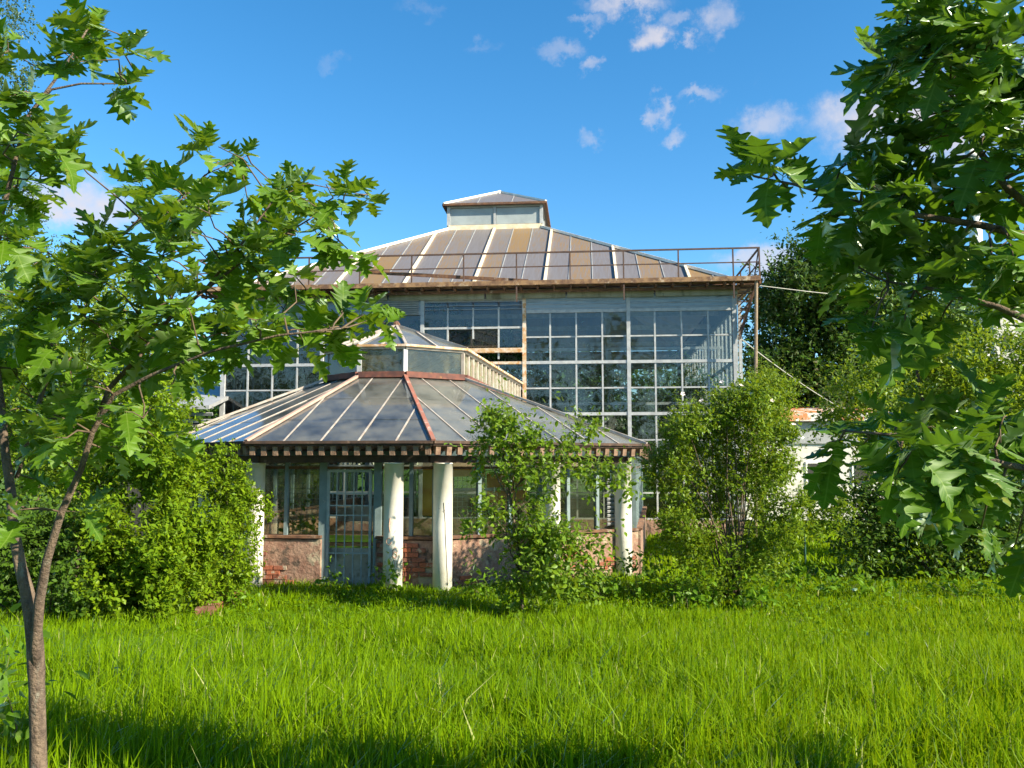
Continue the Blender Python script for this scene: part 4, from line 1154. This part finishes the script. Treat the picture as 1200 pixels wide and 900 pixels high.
LD = 4.0
g0 = Vector((P(45, 900, LD).x, LD, 0.0))
def path(lst, D0=LD, D1=None):
    n = len(lst); D1 = D0 if D1 is None else D1
    return [(P(u, v, D0 + (D1 - D0) * i / max(1, n - 1)), r) for i, (u, v, r) in enumerate(lst)]
tr = [(Vector((g0.x, LD, -.1)), .052)] + path([(45, 900, .037), (44.5, 860, .0345), (43, 800, .034), (42.5, 785, .0375), (41, 755, .036), (38, 725, .035), (31, 690, .029), (24, 665, .026), (16, 620, .023), (12, 570, .020)])
limbsL = [path([(30, 140, .008), (60, 105, .006), (95, 98, .005), (150, 98, .003)], 4.08, 4.1),
          path([(216, 232, .004), (240, 205, .0035), (290, 182, .002)], 4.3, 4.3),
          path([(240, 340, .008), (280, 290, .006), (320, 235, .004), (360, 215, .003), (425, 228, .002)], 4.05, 4.2),
          path([(14, 590, .0235), (12, 570, .022), (6, 530, .020), (1, 470, .017), (-10, 380, .014), (0, 260, .012), (30, 140, .009), (76, 78, .006), (110, 22, .004)], LD, 4.1),
          path([(42, 800, .014), (42, 760, .023), (46, 705, .022), (55, 656, .019), (72, 600, .016), (95, 550, .0135), (108, 507, .012), (133, 463, .010), (177, 440, .008), (213, 425, .007), (250, 411, .006), (327, 393, .005), (400, 385, .003)], LD, 3.6),
          path([(108, 510, .014), (128, 455, .012), (165, 415, .010), (200, 372, .009), (240, 340, .008), (296, 297, .006), (335, 274, .005), (390, 240, .003)], 3.9, 4.1),
          path([(18, 560, .016), (37, 500, .012), (56, 440, .011), (60, 400, .010), (77, 350, .008), (98, 318, .007), (164, 256, .005), (216, 232, .004), (256, 190, .003)], 4.05, 4.3)]
CL = [(30, 480, 26), (8, 520, 24), (90, 500, 22), (60, 512, 22), (120, 518, 17), (20, 598, 15), (140, 440, 22), (225, 372, 24), (175, 375, 24), (130, 372, 26), (80, 330, 26), (255, 360, 22), (345, 330, 16), (95, 35, 26), (75, 62, 24), (112, 52, 26), (145, 42, 20), (122, 100, 18), (148, 98, 12), (10, 60, 25), (20, 110, 28), (44, 110, 22), (15, 170, 34), (50, 165, 26), (82, 178, 18), (20, 220, 34), (50, 200, 24), (10, 280, 30),
      (190, 208, 24), (218, 216, 20), (256, 172, 12), (240, 182, 10), (290, 180, 15), (275, 196, 15), (210, 240, 24), (245, 250, 24), (172, 236, 17), (200, 262, 28), (232, 266, 26), (322, 216, 18), (352, 216, 20), (382, 216, 18), (408, 222, 17), (430, 230, 11), (330, 236, 22), (370, 242, 24), (400, 252, 18), (300, 252, 22), (340, 270, 24), (310, 272, 22), (372, 276, 20), (280, 290, 26), (400, 286, 15), (418, 302, 10), (250, 312, 28), (300, 318, 26), (230, 332, 28), (270, 338, 26), (190, 300, 24), (160, 290, 24), (130, 292, 26), (100, 284, 28), (62, 300, 28), (110, 322, 28), (150, 332, 28), (200, 352, 26), (60, 352, 32), (100, 372, 32), (30, 352, 32),
      (332, 362, 22), (370, 356, 22), (400, 366, 22), (430, 376, 17), (456, 380, 9), (350, 386, 20), (390, 392, 20), (418, 396, 14), (300, 375, 20), (270, 392, 22), (240, 396, 22), (292, 402, 18), (200, 400, 22), (230, 428, 15), (180, 420, 22), (150, 402, 26), (202, 450, 16),
      (40, 402, 32), (80, 422, 28), (20, 442, 28), (62, 470, 28), (102, 452, 22), (132, 482, 20), (168, 490, 20), (190, 520, 14), (150, 530, 14), (82, 542, 16), (40, 560, 15), (100, 600, 9)]
oak("slim young oak with forked trunk and lit lobed leaves, at the shrub side of lawn", g0, tr, limbsL, [(u, v, r, 4.1) for u, v, r in CL], 'oak_l', .175, 2.1, 21, 'bark', .55)

RD = 2.9
g1 = Vector((2.35, 2.7, 0.0))
tr2 = [(Vector((2.35, 2.7, -.1)), .065), (Vector((2.33, 2.7, 1.0)), .055), (Vector((2.36, 2.72, 2.0)), .045), (Vector((2.33, 2.75, 2.7)), .028), (Vector((2.27, 2.78, 3.1)), .014), (Vector((2.22, 2.8, 3.4)), .006)]
def rl(start, lst, D0, D1): return [(Vector(start), lst[0][2] * 1.15)] + path(lst, D0, D1)
V_ = lambda *a: Vector(a)
limbsR = [[(V_(2.34, 2.72, 1.9), .022), (V_(2.9, 2.75, 2.3), .016), (V_(3.6, 2.75, 2.5), .011), (V_(4.3, 2.8, 2.5), .006)],
          [(V_(2.33, 2.73, 2.3), .018), (V_(2.8, 2.6, 2.75), .012), (V_(3.6, 2.5, 2.9), .006)],
          rl((2.34, 2.72, 2.1), [(1260, 290, .017), (1150, 264, .012), (1060, 250, .009), (1000, 236, .007), (930, 216, .005), (890, 208, .003)], 2.75, 3.0),
          rl((2.33, 2.74, 2.4), [(1240, 270, .016), (1180, 220, .012), (1140, 167, .010), (1120, 123, .008), (1107, 93, .006), (1080, 40, .004)], 2.8, 2.95),
          rl((2.34, 2.7, 1.4), [(1270, 560, .016), (1180, 545, .011), (1110, 525, .008), (1050, 510, .006), (990, 505, .003)], 2.75, 2.95),
          rl((2.3, 2.77, 2.9), [(1250, 60, .012), (1180, 30, .009), (1120, 10, .006), (1080, -20, .004)], 2.8, 2.9),
          rl((2.34, 2.72, 1.8), [(1260, 400, .015), (1170, 360, .010), (1100, 340, .007), (1040, 330, .004)], 2.75, 2.95)]
CR = [(868, 200, 21, 3.0), (896, 210, 20, 3.0), (922, 226, 22, 3.0), (950, 202, 24, 3.0), (985, 198, 26, 3.0), (1012, 216, 28, 3.0), (952, 236, 22, 3.0), (1000, 246, 26, 3.0), (1040, 202, 32, 3.0), (1082, 212, 32, 3.0), (1050, 242, 32, 2.9), (1012, 280, 29, 2.9), (1060, 280, 32, 2.9), (1100, 252, 32, 2.9), (1142, 222, 32, 2.9), (1182, 232, 30, 2.8),
      (1062, 30, 29, 2.9), (1042, 70, 29, 2.9), (1090, 12, 28, 2.9), (1130, 20, 30, 2.9), (1182, 20, 34, 2.8), (1032, 96, 14, 2.95), (1072, 80, 32, 2.9), (1112, 60, 34, 2.9), (1152, 70, 34, 2.85), (1192, 92, 30, 2.8), (1062, 120, 29, 2.9), (1102, 112, 30, 2.9), (1142, 122, 26, 2.9), (1062, 150, 18, 2.9), (1102, 160, 26, 2.9), (1152, 162, 26, 2.85), (1192, 152, 28, 2.8), (1215, 40, 40, 2.8), (1225, 180, 40, 2.8),
      (1000, 308, 18, 2.9), (1040, 320, 26, 2.9), (1082, 312, 28, 2.9), (1032, 350, 29, 2.9), (1080, 350, 30, 2.9), (1122, 322, 28, 2.85), (1162, 300, 24, 2.8), (1022, 384, 20, 2.9), (1062, 386, 18, 2.9), (1102, 376, 20, 2.85), (1150, 350, 20, 2.8), (1132, 272, 24, 2.85), (1182, 282, 28, 2.8), (1190, 360, 20, 2.75), (1225, 320, 35, 2.7),
      (985, 505, 21, 3.0), (1012, 520, 22, 3.0), (1050, 492, 28, 2.9), (1092, 500, 28, 2.9), (1132, 490, 28, 2.9), (1172, 500, 29, 2.9), (1062, 540, 28, 2.8), (1102, 550, 28, 2.9), (1150, 542, 29, 2.9), (1192, 532, 28, 2.9), (964, 536, 13, 3.0), (1082, 586, 20, 2.9), (1132, 588, 24, 2.9), (1180, 590, 28, 2.9), (1150, 618, 14, 2.9), (1190, 638, 20, 2.9), (1225, 560, 30, 2.8)]
# the same crown carries on to the right of the picture
for (x, y, z, r) in ((2.30, 2.85, 3.25, 40), (2.25, 2.9, 2.95, 42), (2.45, 2.95, 2.6, 42), (2.7, 3.0, 2.35, 42), (2.75, 2.9, 2.75, 42), (2.0, 2.95, 3.1, 40), (2.6, 3.0, 1.9, 36), (2.1, 3.0, 2.2, 36), (4.2, 3.0, 2.2, 42), (3.5, 3.0, 2.35, 42), (3.1, 2.8, 2.8, 50), (3.6, 2.7, 2.6, 50), (4.1, 2.9, 2.6, 50), (3.4, 2.5, 2.9, 48), (4.5, 2.8, 2.3, 45), (3.9, 2.5, 2.9, 45), (5.0, 2.8, 2.6, 45), (3.2, 2.9, 2.2, 45), (3.8, 2.9, 2.1, 40)):
    u, v, fw = proj((x, y, z)); CR.append((u, v, r, y))
oak("right-hand young oak with dark glossy lobed leaves hanging over the lawn", g1, tr2, limbsR, CR, 'oak_r', .180, 1.3, 33, 'bark', .22)

# ---------------------------------------------------------------- weeds at the foot of the building and under the trees
def weed(u, D, h, n, size, label, mat='weed', spread=.22, tpl='ovate', name="weed_plant", cat="weed"):
    bx = foot(u, D); base = Vector(bx)
    blobs = []
    for k in range(max(3, n // 25)):
        a = random.uniform(0, 6.28); rr = spread * random.uniform(.1, 1)
        blobs.append((base.x + rr * math.cos(a), base.y + rr * math.sin(a), base.z + h * random.uniform(.35, .9), spread * .45, spread * .45, h * .25))
    plant(name, label, cat, bx, blobs, n, size, mat, 5, tpl, "weeds by the building", .006, per=5, shell=.9, upbias=.1)
for (u, D, h, n, s, spd, label) in (
        (455, 15.1, .40, 90, .12, .25, "broad-leaved weed at the foot of the scrawled column"),
        (386, 15.6, .38, 90, .09, .2, "dark weed clump against the door jamb"),
        (567, 15.0, .42, 110, .11, .3, "leafy weed between the cracked front column and the sapling"),
        (705, 14.6, .55, 260, .09, .45, "weed clump right of the fruit sapling"),
        (745, 14.8, .70, 320, .09, .45, "tall weed clump at the foot of the rightmost column"),
        (782, 14.4, .50, 300, .09, .45, "low weed clump between rightmost column and rose bush"),
        (812, 13.8, .35, 240, .09, .45, "spreading low weed in front of the rose bush's left stems"),
        (880, 13.7, .42, 220, .12, .35, "broad-leaved weed in front of the rose bush's right stems"),
        (920, 15.5, .45, 260, .10, .5, "weed clump on the lawn right of the rose bush"),
        (1000, 15.2, .30, 260, .12, .6, "low broad-leaved weed patch before the dark spreading shrub"),
        (1120, 15.0, .30, 240, .12, .6, "low weed patch under the lowest oak boughs"),
        (280, 13.9, .35, 200, .08, .35, "weed clump by the brick kerb")):
    weed(u, D, h, n, s, label, spread=spd)
weed(8, 4.6, .62, 150, .085, "dark leafy seedling beside the slim oak trunk", 'oak_l', .22, name="leafy_seedling", cat="plant")
weed(-25, 4.4, .5, 130, .085, "dark leafy seedling at the lawn edge left of the oak trunk", 'oak_l', .2, name="leafy_seedling", cat="plant")

# plants inside the big glasshouse and in the pavilion window
k = 0
for (u, v, r, D, lab) in ((650, 445, 34, 31.5, "indoor shrub behind the glasshouse bay nearest its rusty centre bay"), (720, 465, 34, 31.2, "indoor shrub behind the middle mullions of the right glasshouse bays"),
                          (790, 455, 32, 31.0, "tall indoor shrub behind the right glasshouse bay"), (835, 470, 26, 30.8, "indoor shrub in the right corner of the glasshouse"),
                          (300, 455, 34, 32.5, "indoor shrub in the left corner of the glasshouse"), (350, 440, 30, 32.2, "tall indoor shrub behind the left glasshouse bay"), (530, 400, 40, 33.0, "tallest indoor plant behind the rusty centre bay"), (590, 420, 26, 32.0, "indoor plant beside the rusty centre post")):
    bl = pxblobs([(u, v, r, D), (u - 14, v + 40, r, D), (u + 16, v + 50, r, D), (u, v + 90, r * 1.1, D)], .4, 1, 3)
    b = foot(u, D)
    plant("indoor_plant", lab, "plant", (b[0], b[1], GB + .0), bl, 3600, .17, 'indoor', 4, 'ovate', "plants inside the glasshouse", .05, 'twig', single=True)
bl = pxblobs([(352, 600, 12, 17.3), (365, 612, 10, 17.3), (345, 618, 10, 17.3)], .1, 1, 2)
plant("pot_plant", "small yellowing plant behind the pavilion window left of the door", "plant", (P(355, 600, 17.3).x, 17.3, GB), bl, 160, .14, 'lime', 3, 'ovate', None, .012)

# ---------------------------------------------------------------- outbuildings, cables, kerb and small things
def outbuilding():
    a = P(868, 600, 36); b = P(1075, 600, 34)
    t = empty("outbuilding", ((a.x + b.x) / 2, 36, GB), "low white outbuilding with rust-patched roof edge, right of the glasshouse", "building")
    w = b.x - a.x; H = 4.1
    m = MB().box((0, 2.5, H / 2), (w, 5, H)); m.build("wall", M['plaster'], t)
    MB().box((0, 2.5, H + .18), (w + .7, 5.7, .30), Matrix.Rotation(.0, 3, 'X')).build("roof_edge", M['rust_roof'], t)
    MB().slab([Vector((-w / 2 - .35, -.35, H + .34)), Vector((w / 2 + .35, -.35, H + .34)), Vector((w / 2 + .35, 5.4, H + 1.1)), Vector((-w / 2 - .35, 5.4, H + 1.1))], (0, 0, 1), .008).build("roof", M['rust_roof'], t)
    MB().box((0, -.06, H - .45), (w - .1, .06, .9)).build("grey_panel", M['sheet'], t)
    for x in (-w * .3, .0, w * .3):
        f = MB().box((x, -.03, 1.9), (.9, .05, 1.1)).build("window", M['white_paint'], t)
        MB().box((x, -.06, 1.9), (.74, .012, .94)).build("window_pane", M['dark_in'], f)
outbuilding()
def shed():
    t = empty("lean_to", (P(160, 600, 27.5).x, 27.6, GB), "dark slatted lean-to against the left end of the glasshouse", "shed")
    x1 = P(246, 600, 27.6).x - t.location.x; w = 4.6
    MB().box((x1 - w / 2, 1.8, 1.9), (w, 3.6, 3.8)).build("wall", M['dark_in'], t)
    for q in range(9): MB().box((x1 - w / 2, -.04, 2.4 + q * .22), (w, .05, .10), Matrix.Rotation(.5, 3, 'X')).build("slat", M['sheet'], t)
    MB().slab([Vector((x1 - w - .3, -.4, 4.2)), Vector((x1, -.4, 4.2)), Vector((x1, 3.8, 5.2)), Vector((x1 - w - .3, 3.8, 5.2))], (0, 0, 1), .12).build("roof", M['sheet'], t)
shed()
def far_block():
    p = P(1215, 345, 70)
    t = empty("apartment_block", (p.x, 70, GB), "distant white apartment block glimpsed through the oak leaves", "building")
    H = P(1185, 338, 70).z - GB
    MB().box((0, 5, H / 2), (7.5, 10, H)).build("wall", M['plaster'], t)
    MB().box((0, 5, H + .15), (8, 10.6, .3)).build("roof", M['sheet'], t)
    for r in range(5):
        for c in range(4):
            f = MB().box((-2.7 + c * 1.8, -.02, H - 1.6 - r * 2.9), (1.1, .06, 1.4)).build("window", M['white_paint'], t)
            MB().box((-2.7 + c * 1.8, -.06, H - 1.6 - r * 2.9), (.95, .02, 1.25)).build("window_pane", M['dark_in'], f)
far_block()
def chimney():
    p = P(1143, 270, 65); top = P(1143, 120, 65).z - GB
    t = empty("chimney", (p.x, 65, GB), "thin tall pale metal chimney beyond the oak leaves", "chimney")
    MB().lathe([(.55, -.2), (.50, top * .5), (.42, top)], (0, 0, 0), 16).build("shaft", M['white_paint'], t, True)
    for h in (.55, .7, .85, .97): MB().lathe([(.56, 0), (.56, .25)], (0, 0, top * h), 16).build("band", M['sheet'], t, True)
chimney()
def cable(pts, label, r=.018):
    c = MB().tube(pts, [r] * len(pts), 6)
    b = Vector(pts[0]); c.v = [tuple(Vector(v) - b) for v in c.v]
    o = c.build("cable", M['cable'], None, True, b); tag(o, label, "cable", "cables")
def sag(a, b, s, n=10): return [a.lerp(b, q / n) - Vector((0, 0, s * 4 * (q / n) * (1 - q / n))) for q in range(n + 1)]
cable(sag(P(862, 392, 27.6), P(985, 478, 33.8), .12), "straight slanting cable from the glasshouse corner post to the outbuilding roof")
cable(sag(P(884, 334, 27.9), P(1180, 345, 69.8), .5), "thin cable from the walkway corner towards the distant block", .014)
# brick kerb beside the shrub
for i in range(7):
    p = P(244 + i * 5.5, 600, 13.2 + i * .33)
    o = MB().box((0, 0, 0), (.26, .30, .16), Matrix.Rotation(.3 + random.uniform(-.1, .1), 3, 'Z')).build("kerb_stone", M['brick'], None, loc=(p.x, p.y, float(ground_z(np.array(p.x), np.array(p.y))) + .07))
    tag(o, "weathered brick kerb stone in the row beside the shrubs", "kerb stone", "kerb stones beside the shrubs")
p = foot(942, 20); o = MB().tube([(0, 0, -.1), (0, 0, .78)], [.022, .022], 8).build("stake", M['green_stake'], None, loc=p)
tag(o, "thin dark green stake standing in the far lawn", "stake")

# ---------------------------------------------------------------- grass
def in_poly(x, y, poly):
    c = np.zeros(len(x), bool); n = len(poly)
    for i in range(n):
        x1, y1 = poly[i]; x2, y2 = poly[(i + 1) % n]
        k = ((y1 > y) != (y2 > y)) & (x < (x2 - x1) * (y - y1) / (y2 - y1 + 1e-12) + x1); c ^= k
    return c
FOOT = [(w.x + PC.x, w.y + PC.y) for w in PW_]
def grass():
    Vs, Fs, Ts, off = [], [], [], 0
    SV, SF, ST, soff = [], [], [], 0
    for (y0, y1, dens, wd, h0, h1) in ((3.6, 5.5, 3300, .0068, .18, .42), (5.5, 7.5, 2700, .0072, .18, .42), (7.5, 10, 2000, .0085, .16, .38), (10, 12.5, 1500, .0100, .12, .32), (12.5, 17.5, 900, .013, .10, .24), (17.5, 34, 130, .030, .12, .28)):
        def hw(y): return .62 * y + 2.3
        A = (hw(y0) + hw(y1)) * (y1 - y0); n = int(A * dens)
        y = RNG.uniform(y0, y1, n); x = RNG.uniform(-1, 1, n) * hw(y1)
        k = np.abs(x) < hw(y); 
        if y0 > 17: k &= (x > 3.0)
        x, y = x[k], y[k]
        clump = .5 + .5 * np.sin(x * 3.1 + 1.7 * np.sin(y * 1.9)) * np.sin(y * 2.7 + 1.3 * np.sin(x * 2.3))
        patch = .5 + .5 * np.sin(x * .8 + 2 * np.sin(y * .5 + .4)) * np.sin(y * 1.1 + np.sin(x * .9))
        k = (RNG.random(len(x)) < .55 + .45 * clump) & ~in_poly(x, y, FOOT)
        x, y, clump, patch = x[k], y[k], clump[k], patch[k]; n = len(x)
        z = ground_z(x, y) - .01
        h = (h0 + (h1 - h0) * RNG.random(n) ** 1.3) * (.50 + .35 * clump + .45 * patch) * np.where(RNG.random(n) < .02, 1.45, 1.0)
        az = RNG.uniform(0, 2 * np.pi, n); lean = np.abs(RNG.normal(.35, .38, n)); 
        dx, dy = np.cos(az), np.sin(az)
        fa = RNG.uniform(0, np.pi, n); wx, wy = np.cos(fa) * wd * RNG.uniform(.6, 1.3, n), np.sin(fa) * wd
        def pt(t, w, s):
            return np.stack([x + dx * lean * h * t * t + s * wx * w, y + dy * lean * h * t * t + s * wy * w, z + h * (t - .35 * lean * t * t)], -1)
        V = np.stack([pt(0, 1, -1), pt(0, 1, 1), pt(.5, .85, -1), pt(.5, .85, 1), pt(1, 0, 0)], 1)
        F = np.array([(0, 1, 3), (0, 3, 2), (2, 3, 4)])
        tint = np.clip(.42 + .75 * (patch - .5) + .25 * (.5 - clump) + RNG.normal(0, .30, n), 0, .99)
        dry = RNG.random(n) < .016
        for sel, (a, b, c) in ((~dry, (Vs, Fs, Ts)), (dry, (SV, SF, ST))):
            m = int(sel.sum()); o = off if a is Vs else soff
            a.append(V[sel].reshape(-1, 3)); b.append((F[None] + (np.arange(m) * 5)[:, None, None] + o).reshape(-1, 3)); c.append(np.repeat(tint[sel], 3))
            if a is Vs: off += m * 5
            else: soff += m * 5
    o = link("grass", np_mesh("grass", np.concatenate(Vs), np.concatenate(Fs), M['grass'], np.concatenate(Ts)))
    tag(o, "long unmown bright green grass of the lawn", "grass", kind="stuff")
    o = link("dry_grass", np_mesh("dry_grass", np.concatenate(SV), np.concatenate(SF), M['straw'], np.concatenate(ST)))
    tag(o, "pale dry stalks scattered through the lawn", "grass", kind="stuff")
    # clover and small broad leaves low in the sward
    n = 26000
    y = 8 + 8.0 * RNG.random(n); x = RNG.uniform(-1, 1, n) * (.62 * y + 1)
    k = ~in_poly(x, y, FOOT); k &= RNG.random(n) < sstep(8, 13, y) * (.4 + .6 * (np.sin(x * 1.7 + 2) * np.sin(y * 1.3) > -.2))
    x, y = x[k], y[k]; n = len(x)
    pos = np.stack([x, y, ground_z(x, y) + RNG.uniform(.03, .16, n)], -1)
    d = RNG.normal(size=(n, 3)); d[:, 2] *= .3; nn = RNG.normal(size=(n, 3)) * .35; nn[:, 2] += 1
    V, F, T = scatter(TPL['ovate'], pos, frames(norm(d), norm(nn)), RNG.uniform(.03, .07, n))
    tag(link("clover", np_mesh("clover", V, F, M['weed'], T)), "low clover and small broad leaves in the lawn near the pavilion", "clover", kind="stuff")
grass()
